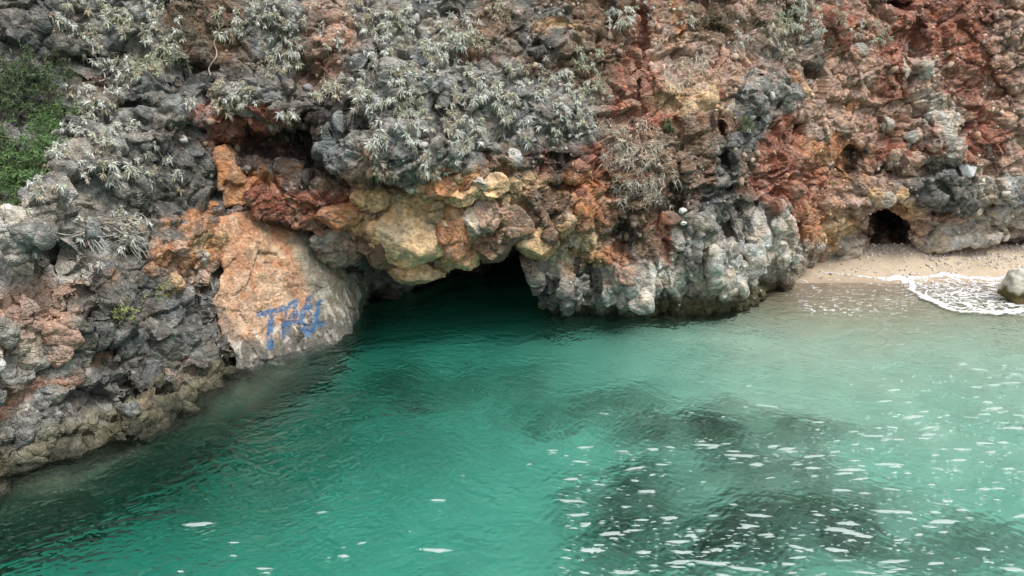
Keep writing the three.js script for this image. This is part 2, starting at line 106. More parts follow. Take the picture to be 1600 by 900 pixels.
const PATCHES = [[-7.56,5.34,1.124,0.613,"D"],[-6.43,5.36,1.287,0.536,"G"],[-7.48,4.19,0.591,0.886,"D"],[-6.44,3.98,0.905,0.603,"G"],[-5.91,4.13,0.528,0.634,"D"],[-5.21,5.37,0.665,0.554,"N"],[-5.52,5.69,0.552,0.331,"N"],[-4.15,5.37,0.674,0.561,"G"],[-4.55,4.62,0.666,0.444,"D"],[-5.46,4.0,0.437,0.437,"G"],[-5.65,3.61,0.533,0.64,"D"],[-5.78,2.76,0.619,0.413,"D"],[-6.92,4.65,0.31,0.145,"N"],[-5.25,4.2,0.265,0.199,"R"],[-6.46,2.83,0.51,0.255,"W"],[-6.26,2.74,0.46,0.23,"G"],[-6.5,2.36,0.338,0.338,"G"],[-6.45,1.94,0.248,0.331,"P"],[-6.32,1.79,0.253,0.337,"P"],[-6.13,1.75,0.315,0.35,"P"],[-6.25,1.16,0.428,0.257,"G"],[-6.11,0.89,0.352,0.194,"P"],[-6.3,0.89,0.203,0.186,"R"],[-6.0,0.86,0.161,0.09,"O"],[-6.4,1.28,0.249,0.249,"W"],[-6.25,0.57,0.507,0.253,"G"],[-6.28,0.26,0.496,0.198,"D"],[-6.24,2.21,0.196,0.196,"W"],[-5.81,1.52,0.657,0.563,"D"],[-5.53,0.76,0.791,0.692,"D"],[-5.23,0.39,0.237,0.296,"P"],[-5.85,0.45,0.54,0.45,"D"],[-5.87,0.24,0.438,0.263,"G"],[-5.4,1.25,0.312,0.415,"G"],[-5.11,0.87,0.283,0.435,"G"],[-4.96,0.37,0.31,0.413,"D"],[-5.26,1.91,0.357,0.315,"O"],[-5.41,1.58,0.165,0.247,"P"],[-5.24,1.55,0.321,0.214,"P"],[-5.16,2.05,0.215,0.172,"T"],[-5.32,2.49,0.149,0.149,"O"],[-5.07,3.75,0.564,0.271,"R"],[-4.54,3.96,0.454,0.34,"R"],[-4.13,3.28,0.689,0.574,"K"],[-4.35,2.85,0.412,0.183,"O"],[-4.81,3.29,0.344,0.458,"K"],[-3.63,3.74,0.454,0.454,"K"],[-4.2,3.9,0.341,0.136,"R"],[-3.5,2.36,1.049,0.35,"R"],[-2.69,4.4,0.895,0.448,"G"],[-2.05,5.38,1.027,0.798,"G"],[-3.17,5.27,0.679,0.679,"P"],[-3.59,5.05,0.336,0.561,"N"],[-2.71,5.05,0.339,0.452,"B"],[-2.93,3.59,0.563,0.45,"B"],[-2.34,3.33,0.379,0.446,"P"],[-1.77,3.56,0.772,0.552,"B"],[-1.12,3.44,0.559,0.335,"G"],[-2.96,3.02,0.683,0.182,"N"],[-1.13,4.4,0.903,0.677,"B"],[-0.47,5.39,0.704,0.469,"N"],[-0.69,4.72,0.692,0.692,"G"],[-2.01,2.1,0.827,0.591,"T"],[-1.15,2.5,0.577,0.462,"T"],[-0.69,2.72,0.461,0.346,"O"],[-0.97,1.56,0.606,0.363,"T"],[-0.48,2.08,0.475,0.475,"P"],[-1.24,2.99,0.338,0.18,"O"],[-0.12,3.04,0.465,0.348,"N"],[-1.73,1.0,0.619,0.198,"N"],[-2.44,1.41,0.366,0.488,"N"],[0.0,2.68,0.587,0.352,"T"],[0.6,2.28,0.6,0.48,"N"],[0.24,1.65,0.732,0.366,"N"],[0.98,1.76,0.488,0.488,"T"],[1.45,2.5,0.434,0.483,"O"],[1.5,3.09,0.361,0.361,"R"],[0.83,3.22,0.713,0.238,"K"],[1.24,1.37,0.494,0.371,"T"],[1.98,1.36,0.371,0.223,"O"],[2.22,1.62,0.246,0.493,"K"],[0.87,1.23,0.497,0.298,"C"],[0.71,4.02,0.834,0.596,"G"],[1.22,4.94,0.853,0.488,"N"],[0.6,5.4,0.605,0.484,"D"],[0.48,4.82,0.359,0.359,"K"],[0.85,5.58,0.488,0.146,"T"],[1.74,5.41,0.744,0.496,"N"],[2.34,4.58,0.37,0.739,"R"],[2.44,4.0,0.61,0.244,"R"],[3.01,5.18,0.502,0.754,"P"],[3.24,5.67,0.203,0.508,"O"],[3.66,4.81,0.757,0.631,"P"],[3.85,5.67,0.77,0.513,"N"],[2.51,5.42,0.201,0.627,"R"],[3.48,4.34,0.622,0.373,"T"],[5.03,5.44,0.529,0.794,"P"],[1.27,0.65,0.636,0.509,"G"],[0.9,0.48,0.385,0.385,"D"],[2.15,0.67,0.507,0.507,"W"],[2.56,0.37,0.769,0.256,"G"],[2.57,2.23,0.49,0.367,"N"],[2.91,1.72,0.223,0.495,"R"],[2.6,1.48,0.371,0.371,"N"],[2.43,2.95,0.606,0.728,"N"],[3.56,3.16,0.491,0.737,"N"],[3.98,2.78,0.373,0.745,"D"],[3.61,1.94,0.498,0.374,"G"],[3.81,0.9,0.763,0.509,"W"],[4.84,0.9,0.785,0.654,"W"],[5.29,1.5,0.661,0.661,"W"],[6.03,0.99,0.471,0.471,"W"],[3.65,1.3,0.629,0.629,"W"],[2.75,1.08,0.501,0.375,"W"],[4.32,1.75,0.381,0.508,"G"],[3.17,0.79,0.507,0.38,"W"],[5.31,4.42,0.584,0.398,"G"],[4.73,3.7,0.511,0.383,"D"],[4.42,3.84,0.505,0.202,"N"],[5.82,3.37,0.542,0.542,"R"],[6.44,2.37,0.84,0.56,"R"],[5.44,2.63,0.398,0.531,"R"],[5.07,2.93,0.234,0.52,"R"],[6.77,3.84,0.705,0.564,"P"],[5.87,5.19,0.818,0.682,"G"],[5.86,4.8,0.545,0.408,"P"],[7.29,5.48,0.715,0.572,"R"],[7.8,4.79,0.867,0.867,"P"],[8.63,4.78,0.527,0.878,"R"],[8.34,3.66,0.878,0.585,"P"],[7.18,2.99,0.861,0.574,"O"],[7.88,2.96,0.233,0.438,"K"],[6.62,1.67,0.705,0.423,"O"],[7.51,1.02,0.601,0.451,"T"],[6.91,0.44,0.541,0.36,"C"],[8.09,0.58,0.467,0.374,"C"],[7.65,1.81,0.589,0.442,"P"],[6.05,5.33,0.55,0.825,"N"],[9.26,4.78,0.382,0.588,"P"],[9.56,5.77,0.736,0.588,"R"],[10.62,5.49,0.531,1.328,"R"],[10.82,4.64,0.445,0.741,"R"],[11.53,5.49,0.591,0.887,"P"],[11.63,4.06,0.745,0.894,"P"],[10.37,4.35,0.445,0.593,"R"],[10.01,3.64,0.504,0.742,"C"],[9.47,3.5,0.444,0.444,"P"],[9.03,3.07,0.74,0.296,"R"],[11.04,3.34,0.597,0.448,"R"],[9.22,2.63,0.595,0.238,"P"],[10.07,2.18,0.841,0.541,"D"],[10.33,1.71,0.607,0.243,"D"],[9.84,1.37,0.523,0.461,"P"],[9.45,1.55,0.457,0.274,"T"],[11.02,0.83,0.945,0.378,"C"],[11.45,2.02,0.603,0.452,"C"],[12.25,1.14,0.628,0.471,"C"],[11.91,2.02,0.301,0.362,"B"],[11.23,2.62,0.599,0.299,"P"],[10.38,0.83,0.629,0.283,"C"]];
const CAVE_WIDE = [[-3.41, -0.27], [-3.17, 0.47], [-2.84, 1.04], [-2.47, 1.04], [-1.98, 0.99], [-1.63, 1.04], [-1.17, 1.19], [-0.68, 1.37], [-0.12, 1.57], [0.27, 1.54], [0.42, 1.08], [0.57, 0.69], [0.72, 0.37], [0.86, -0.16]], CAVE_DEEP = [[-0.82, -0.43], [-0.8, 1.27], [-0.49, 1.44], [-0.12, 1.57], [0.27, 1.54], [0.42, 1.08], [0.57, 0.69], [0.72, 0.37], [0.86, -0.43]], CAVE_BEACH = [[8.45, 0.38], [8.39, 0.9], [8.46, 1.35], [8.68, 1.57], [8.97, 1.64], [9.28, 1.58], [9.53, 1.32], [9.68, 0.69], [9.73, 0.3]];
const BLOCKS = [{"name":"rock_slab","t":"O","c":[-4.144,0.872,-13.644],"a":-1.234,"b":-0.628,"th":1.0,"rough":0.015,"cell":0.023,"rnd":0.05,"poly":[[-5.07,2.46],[-4.71,2.42],[-4.19,2.12],[-3.62,1.69],[-3.4,1.22],[-3.25,0.94],[-3.06,0.4],[-3.08,-0.02],[-3.36,-0.28],[-3.84,-0.39],[-4.34,-0.28],[-4.64,0.02],[-4.92,0.77],[-5.03,1.17],[-4.91,1.57]],"label":"smooth orange rock slab with faded blue sprayed letters"},{"name":"ledge_block","t":"R","c":[-3.991,2.364,-14.098],"a":-0.5,"b":0.15,"th":0.8,"rough":0.02,"cell":0.026,"rnd":0.05,"poly":[[-4.57,2.76],[-4.37,2.83],[-4.04,2.78],[-3.65,2.63],[-3.33,2.51],[-3.26,2.18],[-3.46,1.89],[-3.81,2.0],[-4.1,2.17],[-4.47,2.4]],"label":"rust red ledge block jutting over the orange slab"},{"name":"ledge_block","t":"S","c":[-3.279,1.6,-14.574],"a":-0.3,"b":0.2,"th":0.8,"rough":0.02,"cell":0.026,"rnd":0.05,"poly":[[-3.69,1.85],[-3.3,1.95],[-2.81,2.09],[-2.79,1.69],[-2.95,1.33],[-3.36,1.25],[-3.66,1.44]],"label":"pale streaked block hanging below the ledge"},{"name":"rock_fin","t":"O","c":[-5.004,2.999,-13.958],"a":-0.636,"b":-0.25,"th":0.5,"rough":0.02,"cell":0.026,"rnd":0.05,"poly":[[-5.18,3.54],[-5.06,3.58],[-4.88,3.18],[-4.68,2.75],[-4.7,2.52],[-5.05,2.52],[-5.12,3.03]],"label":"leaning orange fin of rock in a dark crevice"},{"name":"grey_block","t":"G","c":[-4.643,4.267,-14.242],"a":-0.156,"b":0.1,"th":0.8,"rough":0.05,"cell":0.026,"rnd":0.05,"poly":[[-5.14,4.54],[-4.4,4.58],[-4.1,4.41],[-4.16,4.06],[-4.68,3.98],[-5.15,4.07]],"label":null},{"name":"grey_block","t":"D","c":[-6.009,4.442,-13.553],"a":-0.657,"b":0.2,"th":0.8,"rough":0.04,"cell":0.026,"rnd":0.05,"poly":[[-6.23,4.67],[-5.68,4.76],[-5.66,4.43],[-5.91,4.12],[-6.23,4.24]],"label":null},{"name":"grey_block","t":"D","c":[-5.622,3.492,-13.514],"a":-1.697,"b":-0.319,"th":0.8,"rough":0.04,"cell":0.026,"rnd":0.05,"poly":[[-5.83,3.99],[-5.52,3.9],[-5.33,3.45],[-5.41,2.94],[-5.69,3.11],[-5.8,3.59]],"label":null},{"name":"dark_block","t":"K","c":[-2.967,4.147,-14.344],"a":0.165,"b":-0.227,"th":0.8,"rough":0.04,"cell":0.026,"rnd":0.05,"poly":[[-3.36,4.49],[-2.26,4.32],[-2.33,3.98],[-3.14,3.94],[-3.72,4.01]],"label":null},{"name":"grey_block","t":"D","c":[-5.427,0.838,-11.39],"a":-2.018,"b":-0.887,"th":0.7,"rough":0.05,"cell":0.026,"rnd":0.05,"poly":[[-5.99,1.83],[-5.72,1.76],[-5.34,1.22],[-4.92,0.59],[-4.9,0.17],[-5.15,0.09],[-5.48,0.26],[-5.76,0.91]],"label":"broad dark grey slab low on the near outcrop"},{"name":"grey_block","t":"G","c":[-4.987,0.779,-12.753],"a":-1.893,"b":-1.364,"th":0.6,"rough":0.05,"cell":0.026,"rnd":0.05,"poly":[[-5.33,1.35],[-5.13,1.31],[-4.83,0.91],[-4.64,0.35],[-4.7,0.14],[-4.94,0.49],[-5.21,0.99]],"label":null},{"name":"pale_block","t":"C","c":[10.047,3.604,-18.83],"a":-0.086,"b":-0.199,"th":0.8,"rough":0.06,"cell":0.026,"rnd":0.05,"poly":[[9.53,4.08],[9.98,4.27],[10.3,4.07],[10.42,3.5],[10.29,3.05],[9.73,2.96],[9.5,3.37]],"label":"cream coloured rock patch bulging from red earth"}];
const HANGING = [[-1.906,1.9,-14.525,0.858,0.715,0.55,"T",[[0.12,0.42,0.9,0.62],[-0.55,-0.55,0.63,0.55],[0.35,-0.9,0.3,0.75],[0.9,0.1,0.35,0.8],[-0.7,0.6,0.3,0.85]]],[-2.359,1.695,-14.752,0.433,0.529,0.45,"N",[[-0.6,-0.3,0.75,0.6],[0.2,-0.6,0.77,0.6],[0.7,0.4,0.6,0.7]]],[-1.825,1.091,-14.872,0.567,0.247,0.4,"T",[[0.1,0.3,0.95,0.6],[0,-0.8,0.6,0.65],[-0.8,-0.3,0.5,0.75]]],[-1.038,2.078,-14.454,0.307,0.684,0.4,"O",[[-0.2,0.2,0.96,0.62],[0.5,-0.3,0.8,0.7],[-0.9,0,0.3,0.7]]],[-0.95,1.444,-14.792,0.414,0.317,0.4,"T",[[0.2,0.3,0.93,0.6],[-0.3,-0.8,0.5,0.7],[0.8,-0.3,0.5,0.75]]],[-0.73,2.197,-14.435,0.306,0.283,0.35,"C",[[0.3,0.4,0.87,0.6],[-0.5,-0.4,0.75,0.65],[0.8,-0.1,0.6,0.7]]],[-0.447,2.337,-14.472,0.306,0.4,0.35,"P",[[-0.2,0.3,0.93,0.62],[0.6,-0.3,0.7,0.7]]],[-0.426,1.59,-14.829,0.413,0.341,0.4,"N",[[0,0.2,0.98,0.62],[-0.5,-0.6,0.6,0.7],[0.7,-0.5,0.5,0.75]]],[-0.895,2.732,-14.234,0.344,0.275,0.35,"T",[[0.1,0.5,0.86,0.6],[0.6,-0.3,0.7,0.7]]],[0.0,2.031,-14.745,0.431,0.431,0.4,"N",[[0.2,0.2,0.95,0.62],[-0.6,-0.3,0.7,0.7],[0.3,-0.8,0.5,0.7]]],[-0.348,2.821,-14.433,0.325,0.278,0.35,"T",[[0,0.3,0.95,0.6],[0.7,0,0.7,0.7]]],[-3.143,2.276,-14.417,0.422,0.305,0.45,"O",[[0.25,-0.1,0.96,0.6],[-0.5,-0.6,0.6,0.65],[0.4,-0.8,0.4,0.7],[0,0.95,0.3,0.75]]],[-1.246,2.87,-14.107,0.295,0.227,0.35,"O",[[0.2,0.4,0.9,0.6],[-0.7,0.1,0.7,0.7]]],[0.488,1.672,-14.927,0.439,0.366,0.4,"T",[[0.2,0.2,0.95,0.62],[-0.4,-0.7,0.6,0.7],[0.6,-0.5,0.6,0.75]]],[-2.535,2.612,-14.314,0.392,0.23,0.35,"T",[[-0.1,-0.2,0.96,0.62],[-0.6,-0.5,0.6,0.7]]]];
const BOULDERS = [[-6.149,2.06,-10.716,0.177,0.248,"W"],[-6.49,2.831,-10.389,0.219,0.126,"W"],[-6.407,2.613,-10.75,0.175,0.114,"G"],[-6.26,2.72,-11.372,0.313,0.184,"G"],[-6.549,2.364,-10.243,0.202,0.118,"W"],[-6.316,2.343,-10.859,0.142,0.125,"G"],[-6.402,1.317,-9.81,0.2,0.133,"W"],[-6.439,2.478,-10.676,0.122,0.14,"G"],[-6.109,2.617,-11.983,0.233,0.175,"G"],[-6.336,0.625,-9.643,0.167,0.125,"W"],[-5.935,1.438,-10.91,0.164,0.137,"P"],[-6.106,1.573,-10.499,0.228,0.211,"P"],[-6.138,0.183,-9.612,0.202,0.118,"G"],[-6.465,0.995,-9.616,0.148,0.148,"G"],[-6.467,1.649,-9.737,0.164,0.147,"G"],[-6.054,1.185,-10.541,0.196,0.142,"P"],[-6.187,0.697,-9.998,0.172,0.137,"G"],[-5.93,0.63,-10.492,0.18,0.162,"G"],[-5.475,0.211,-10.556,0.183,0.128,"D"],[-5.263,0.304,-11.276,0.155,0.155,"D"],[-5.311,2.523,-13.219,0.16,0.171,"O"],[-5.166,1.817,-13.147,0.161,0.129,"C"],[-5.284,2.076,-12.83,0.146,0.126,"P"],[-5.382,1.79,-12.474,0.123,0.144,"O"],[-5.281,1.642,-12.836,0.169,0.127,"T"],[-5.144,1.467,-13.288,0.131,0.153,"P"],[-5.885,2.977,-12.786,0.225,0.205,"D"],[-5.98,3.11,-12.584,0.141,0.121,"G"],[-5.497,2.501,-12.83,0.166,0.249,"D"],[-5.501,3.249,-13.866,0.198,0.286,"D"],[-5.857,3.839,-13.323,0.23,0.188,"G"],[-5.64,3.962,-13.73,0.15,0.15,"G"],[-6.8,3.986,-12.766,0.14,0.18,"D"],[-7.328,5.244,-13.542,0.206,0.165,"D"],[-7.594,5.539,-13.548,0.185,0.205,"D"],[-1.008,2.737,-14.307,0.172,0.183,"T"],[-0.676,2.451,-14.482,0.163,0.186,"O"],[-0.804,2.094,-14.612,0.166,0.13,"C"],[-0.517,1.79,-14.787,0.192,0.156,"P"],[-1.155,2.102,-14.57,0.153,0.307,"O"],[-0.326,2.7,-14.536,0.186,0.163,"T"],[-0.178,2.26,-14.686,0.166,0.19,"P"],[-0.886,2.996,-14.253,0.159,0.125,"T"],[-0.599,2.834,-14.426,0.138,0.161,"C"],[-1.133,2.924,-14.204,0.136,0.113,"O"],[-0.413,2.272,-14.622,0.142,0.212,"W"],[0.059,2.796,-14.675,0.199,0.176,"T"],[0.117,3.253,-14.756,0.164,0.152,"W"],[0.415,2.657,-14.81,0.166,0.142,"N"],[0.36,2.106,-14.857,0.24,0.192,"N"],[0.729,1.837,-14.972,0.194,0.219,"N"],[0.968,2.085,-14.968,0.169,0.169,"T"],[1.164,1.634,-15.044,0.172,0.147,"C"],[0.868,1.298,-15.13,0.186,0.149,"C"],[1.12,1.162,-15.162,0.162,0.137,"C"],[1.335,2.075,-15.02,0.146,0.17,"O"],[1.53,1.756,-15.059,0.147,0.196,"T"],[0.182,1.759,-14.931,0.17,0.194,"N"],[-0.915,1.415,-14.908,0.22,0.146,"T"],[-1.228,1.249,-14.968,0.172,0.135,"T"],[-1.534,1.215,-14.952,0.221,0.147,"N"],[-0.49,1.397,-14.985,0.147,0.123,"N"],[1.262,2.624,-15.021,0.156,0.132,"R"],[1.444,2.853,-15.1,0.132,0.132,"O"],[4.957,4.304,-16.831,0.235,0.209,"G"],[5.524,4.569,-17.378,0.268,0.201,"G"],[5.801,4.277,-17.489,0.176,0.244,"G"],[4.67,4.01,-16.42,0.179,0.154,"D"],[5.087,3.865,-16.706,0.17,0.196,"G"],[3.814,4.273,-16.119,0.125,0.25,"T"],[4.298,4.143,-16.26,0.114,0.228,"C"],[4.06,4.328,-16.268,0.113,0.113,"R"],[8.986,4.811,-19.112,0.132,0.235,"C"],[9.395,4.782,-19.159,0.177,0.177,"C"],[9.229,5.277,-19.261,0.118,0.323,"C"],[9.041,1.479,-18.872,0.228,0.122,"T"],[10.746,0.721,-19.416,0.632,0.205,"C"],[11.529,0.845,-19.44,0.411,0.221,"C"],[11.751,1.446,-19.046,0.369,0.246,"C"],[12.364,1.229,-19.362,0.282,0.188,"C"],[9.948,1.105,-19.186,0.249,0.28,"P"],[10.301,0.648,-19.455,0.38,0.158,"C"],[8.313,0.466,-19.191,0.282,0.188,"C"],[8.009,0.309,-19.171,0.251,0.157,"W"],[8.483,0.725,-19.109,0.156,0.218,"C"],[7.355,1.385,-18.178,0.235,0.177,"T"],[7.082,0.762,-18.262,0.209,0.179,"C"],[6.623,1.673,-17.451,0.225,0.169,"O"],[7.03,1.957,-17.867,0.201,0.172,"P"],[5.925,2.308,-17.018,0.245,0.218,"R"],[6.541,2.693,-17.71,0.281,0.211,"R"],[7.19,2.642,-18.102,0.23,0.201,"P"],[7.398,2.273,-18.162,0.203,0.174,"T"],[7.97,2.083,-18.441,0.207,0.177,"P"],[8.323,2.062,-18.569,0.208,0.178,"T"],[8.594,1.974,-18.654,0.179,0.149,"C"],[9.07,2.037,-18.73,0.21,0.18,"T"],[9.366,2.777,-18.776,0.238,0.149,"P"],[8.673,3.58,-18.786,0.191,0.176,"C"],[8.788,2.933,-18.694,0.207,0.133,"P"],[8.168,3.801,-18.699,0.233,0.204,"P"],[7.734,4.021,-18.592,0.202,0.173,"O"],[7.502,3.537,-18.417,0.231,0.173,"P"],[6.943,4.108,-18.243,0.227,0.17,"P"],[6.392,4.393,-17.967,0.222,0.195,"T"],[6.027,4.665,-17.784,0.192,0.164,"O"],[5.952,5.126,-17.896,0.192,0.192,"C"],[7.801,5.272,-18.934,0.173,0.173,"C"],[9.65,3.137,-18.852,0.193,0.134,"P"],[9.245,3.286,-18.822,0.177,0.148,"C"],[11.27,4.923,-19.335,0.208,0.148,"P"],[11.693,4.349,-19.259,0.179,0.164,"P"],[11.492,3.702,-19.114,0.209,0.179,"P"],[11.134,2.981,-18.937,0.194,0.135,"P"],[10.607,2.766,-18.868,0.179,0.149,"R"],[11.345,2.247,-18.835,0.24,0.18,"C"],[11.775,2.468,-18.863,0.21,0.165,"P"],[10.937,1.705,-18.896,0.213,0.182,"D"],[10.392,2.023,-18.816,0.241,0.181,"D"],[9.936,2.024,-18.81,0.226,0.181,"D"],[9.664,2.255,-18.782,0.195,0.18,"D"],[10.021,2.476,-18.808,0.239,0.15,"D"],[11.453,1.271,-19.147,0.248,0.186,"C"],[1.023,0.564,-15.443,0.23,0.281,"G"],[1.851,0.512,-15.392,0.179,0.23,"W"],[2.13,0.957,-15.208,0.225,0.175,"P"],[2.541,0.594,-15.339,0.203,0.229,"W"],[3.021,0.937,-15.283,0.176,0.252,"W"],[3.577,0.631,-15.44,0.204,0.23,"G"],[3.922,1.282,-15.463,0.177,0.278,"W"],[4.405,0.569,-15.659,0.233,0.259,"W"],[4.797,1.439,-15.916,0.207,0.259,"W"],[5.242,0.662,-16.318,0.242,0.269,"W"],[5.736,0.987,-16.691,0.205,0.3,"W"],[5.544,1.717,-16.507,0.187,0.187,"W"],[3.748,1.93,-15.438,0.175,0.225,"G"],[3.449,1.314,-15.33,0.151,0.226,"G"],[4.163,2.021,-15.623,0.151,0.177,"G"]];
const SHRUBS = {"top_left":[[-7.05,5.65,-13.92,0.38],[-6.71,5.71,-14.11,0.36],[-6.22,5.72,-14.33,0.35],[-5.94,5.41,-14.33,0.37],[-6.47,5.3,-14.04,0.34],[-6.84,5.25,-13.82,0.32],[-6.18,4.89,-14.0,0.34],[-5.83,5.0,-14.21,0.28],[-6.52,4.89,-13.8,0.28],[-5.86,5.84,-14.54,0.28]],"left_ledge":[[-6.95,4.45,-13.19,0.35],[-6.57,4.4,-13.34,0.31],[-7.15,4.32,-12.96,0.24],[-6.52,3.94,-12.7,0.36],[-6.09,3.74,-12.79,0.36],[-6.84,3.77,-12.5,0.3],[-6.12,3.44,-12.34,0.35],[-5.83,3.26,-12.98,0.31],[-5.71,2.98,-13.28,0.25],[-6.35,3.49,-11.95,0.27]],"gap":[[-5.0,4.41,-14.34,0.29],[-4.59,4.43,-14.37,0.25],[-4.94,5.64,-14.76,0.31],[-4.6,5.83,-14.97,0.29],[-4.18,5.0,-14.53,0.29],[-3.86,5.1,-14.64,0.27],[-3.93,5.87,-15.13,0.34],[-5.19,4.3,-14.23,0.2],[-4.06,5.54,-14.89,0.25]],"fringe":[[-3.88,4.1,-14.44,0.19],[-3.42,4.38,-14.47,0.2]],"mass":[[-2.86,4.42,-14.49,0.36],[-2.44,4.51,-14.45,0.31],[-3.2,4.49,-14.5,0.22],[-2.27,5.6,-15.14,0.34],[-2.62,5.8,-15.22,0.32],[-3.16,5.43,-14.94,0.23],[-1.74,5.77,-15.32,0.3],[-1.79,5.1,-14.85,0.34],[-2.04,4.75,-14.56,0.31],[-1.26,5.27,-15.08,0.39],[-0.91,5.52,-15.34,0.33],[-0.64,5.03,-15.19,0.4],[-1.14,4.72,-14.75,0.39],[-1.53,4.3,-14.32,0.38],[-1.98,3.99,-14.09,0.37],[-1.63,3.72,-14.05,0.35],[-1.29,3.39,-14.09,0.31],[-0.88,3.86,-14.41,0.38],[-0.44,3.94,-14.72,0.35],[-0.17,4.21,-15.0,0.33],[0.02,4.62,-15.3,0.33],[-0.55,4.5,-14.94,0.35],[-2.37,5.0,-14.73,0.25],[-1.12,4.13,-14.41,0.34],[-0.74,4.23,-14.68,0.32],[-1.78,4.51,-14.42,0.29],[-2.21,3.72,-14.07,0.29],[-1.61,3.23,-14.02,0.22],[0.35,3.81,-15.03,0.24],[-0.24,5.85,-15.76,0.26],[-2.12,3.17,-14.04,0.2],[-3.16,3.69,-14.36,0.2]],"mid":[[0.82,4.71,-15.64,0.31],[1.21,4.61,-15.71,0.32],[1.58,4.35,-15.69,0.32],[1.41,5.08,-16.02,0.27],[0.96,4.19,-15.43,0.3],[1.77,4.14,-15.62,0.24],[1.26,3.87,-15.37,0.26],[0.6,4.48,-15.46,0.24],[0.77,3.74,-15.17,0.21]],"right_top":[[5.92,5.92,-18.16,0.38],[6.45,5.73,-18.43,0.34],[6.25,6.13,-18.44,0.35],[8.34,5.63,-19.2,0.26],[5.62,5.58,-17.83,0.3],[7.3,6.0,-18.96,0.29],[7.64,5.65,-18.99,0.23],[4.56,5.41,-17.12,0.26],[3.38,5.82,-16.87,0.25],[2.07,5.78,-16.57,0.28],[2.53,5.91,-16.75,0.23]]};
const DRY_GRASS = [[2.42, 3.51, -15.4, 0.44], [2.55, 3.05, -15.29, 0.49], [2.87, 2.58, -15.27, 0.34], [2.25, 2.66, -15.2, 0.36], [3.25, 4.72, -16.24, 0.32], [3.61, 4.99, -16.51, 0.25], [1.93, 3.25, -15.26, 0.24], [2.0, 3.71, -15.44, 0.22]], DRY_TWIGS = [[-6.09, 2.65, -12.05, 0.25], [-5.72, 2.41, -12.4, 0.28], [-5.97, 2.68, -12.45, 0.24]], OLIVE = [[-5.52, 5.63, -14.58, 0.38], [5.12, 5.76, -17.57, 0.45], [4.13, 5.86, -17.09, 0.34], [5.86, 4.99, -17.78, 0.3], [6.93, 5.27, -18.54, 0.28]], GREEN = [[-7.6, 4.66, -12.95, 0.46], [-7.29, 3.87, -12.46, 0.51], [-7.11, 3.23, -12.12, 0.39], [-7.39, 3.4, -11.92, 0.34], [-7.03, 3.53, -12.41, 0.29]], SMALL_GREEN = [[-5.49, 1.55, -12.18, 0.18], [3.0, 3.82, -15.63, 0.11], [4.62, 3.81, -16.28, 0.15], [-5.13, 0.69, -12.59, 0.08]];
const SPOTS = {"white_lump": [10.624, 2.679, -18.848], "peb1": [3.285, 2.167, -15.318], "peb2": [3.205, 1.983, -15.299], "rt1": [-5.095, 5.693, -14.749], "rt2": [-5.184, 4.836, -14.351], "rt3": [-6.702, 4.996, -13.776]};
const STROKES = [[[-4.391,0.781],[-4.275,0.753],[-4.158,0.734],[-4.041,0.766],[-3.906,0.814]],[[-4.208,0.741],[-4.23,0.581],[-4.226,0.415],[-4.187,0.227]],[[-3.988,0.739],[-4.013,0.607],[-4.021,0.481],[-4.003,0.337]],[[-4.024,0.511],[-3.919,0.496]],[[-3.898,0.822],[-3.902,0.621],[-3.911,0.493]],[[-3.719,0.807],[-3.729,0.687],[-3.788,0.624],[-3.804,0.467],[-3.766,0.294],[-3.681,0.224],[-3.633,0.308]],[[-3.685,0.693],[-3.648,0.538],[-3.642,0.311]],[[-3.557,0.695],[-3.604,0.565],[-3.622,0.427],[-3.56,0.304],[-3.488,0.32]]];

// ---------------------------------------------------------------- the cliff as a solid: a base face, relief, cracks, caves
const FS = 0.025, FX = Math.round((ZNX - 1) * ZST / FS) + 1, FY = Math.round((ZNY - 1) * ZST / FS) + 1, ZF = new Float32Array(FX * FY), INV = new Float32Array(FX * FY);
const zt = (i, j) => ZT[clamp(j, 0, ZNY - 1) * ZNX + clamp(i, 0, ZNX - 1)];
const cub = (a, b, c, d, t) => b + 0.5 * t * (c - a + t * (2 * a - 5 * b + 4 * c - d + t * (3 * (b - c) + d - a)));
for (let j = 0; j < FY; j++) for (let i = 0; i < FX; i++) {
  const u = i * FS / ZST, v = j * FS / ZST, a = Math.floor(u), b = Math.floor(v), s = u - a, t = v - b, r = [];
  for (let q = -1; q < 3; q++) r.push(cub(zt(a - 1, b + q), zt(a, b + q), zt(a + 1, b + q), zt(a + 2, b + q), s));
  ZF[j * FX + i] = cub(...r, t);
}
for (let j = 0; j < FY; j++) for (let i = 0; i < FX; i++) {
  const k = j * FX + i, gx = (ZF[j * FX + Math.min(FX - 1, i + 4)] - ZF[j * FX + Math.max(0, i - 4)]) / (8 * FS), gy = (ZF[Math.min(FY - 1, j + 4) * FX + i] - ZF[Math.max(0, j - 4) * FX + i]) / (8 * FS);
  INV[k] = 1 / Math.sqrt(1 + gx * gx + gy * gy);
}
const REL = new Float32Array(FX * FY);
function over(x0, x1, y0, y1, fn) {
  for (let j = Math.max(0, Math.floor((y0 - ZY0) / FS)); j <= Math.min(FY - 1, (y1 - ZY0) / FS); j++)
    for (let i = Math.max(0, Math.floor((x0 - ZX0) / FS)); i <= Math.min(FX - 1, (x1 - ZX0) / FS); i++) REL[j * FX + i] += fn(ZX0 + i * FS, ZY0 + j * FS);
}
HOLES.forEach(([x, y, rx, ry, d], n) => over(x - 2 * rx, x + 2 * rx, y - 2 * ry, y + 2 * ry, (px, py) => {
  const a = (px - x) / rx, b = (py - y) / ry, q = Math.sqrt(a * a + b * b) + 0.22 * noise(px * 4, py * 4, n * 3.3);
  if (d < 0) return q < 1.3 ? d * Math.pow(1 - q * q / 1.69, 2) * -1 * -1 : 0;
  return d * sstep(1.15, 0.55, q);
}));
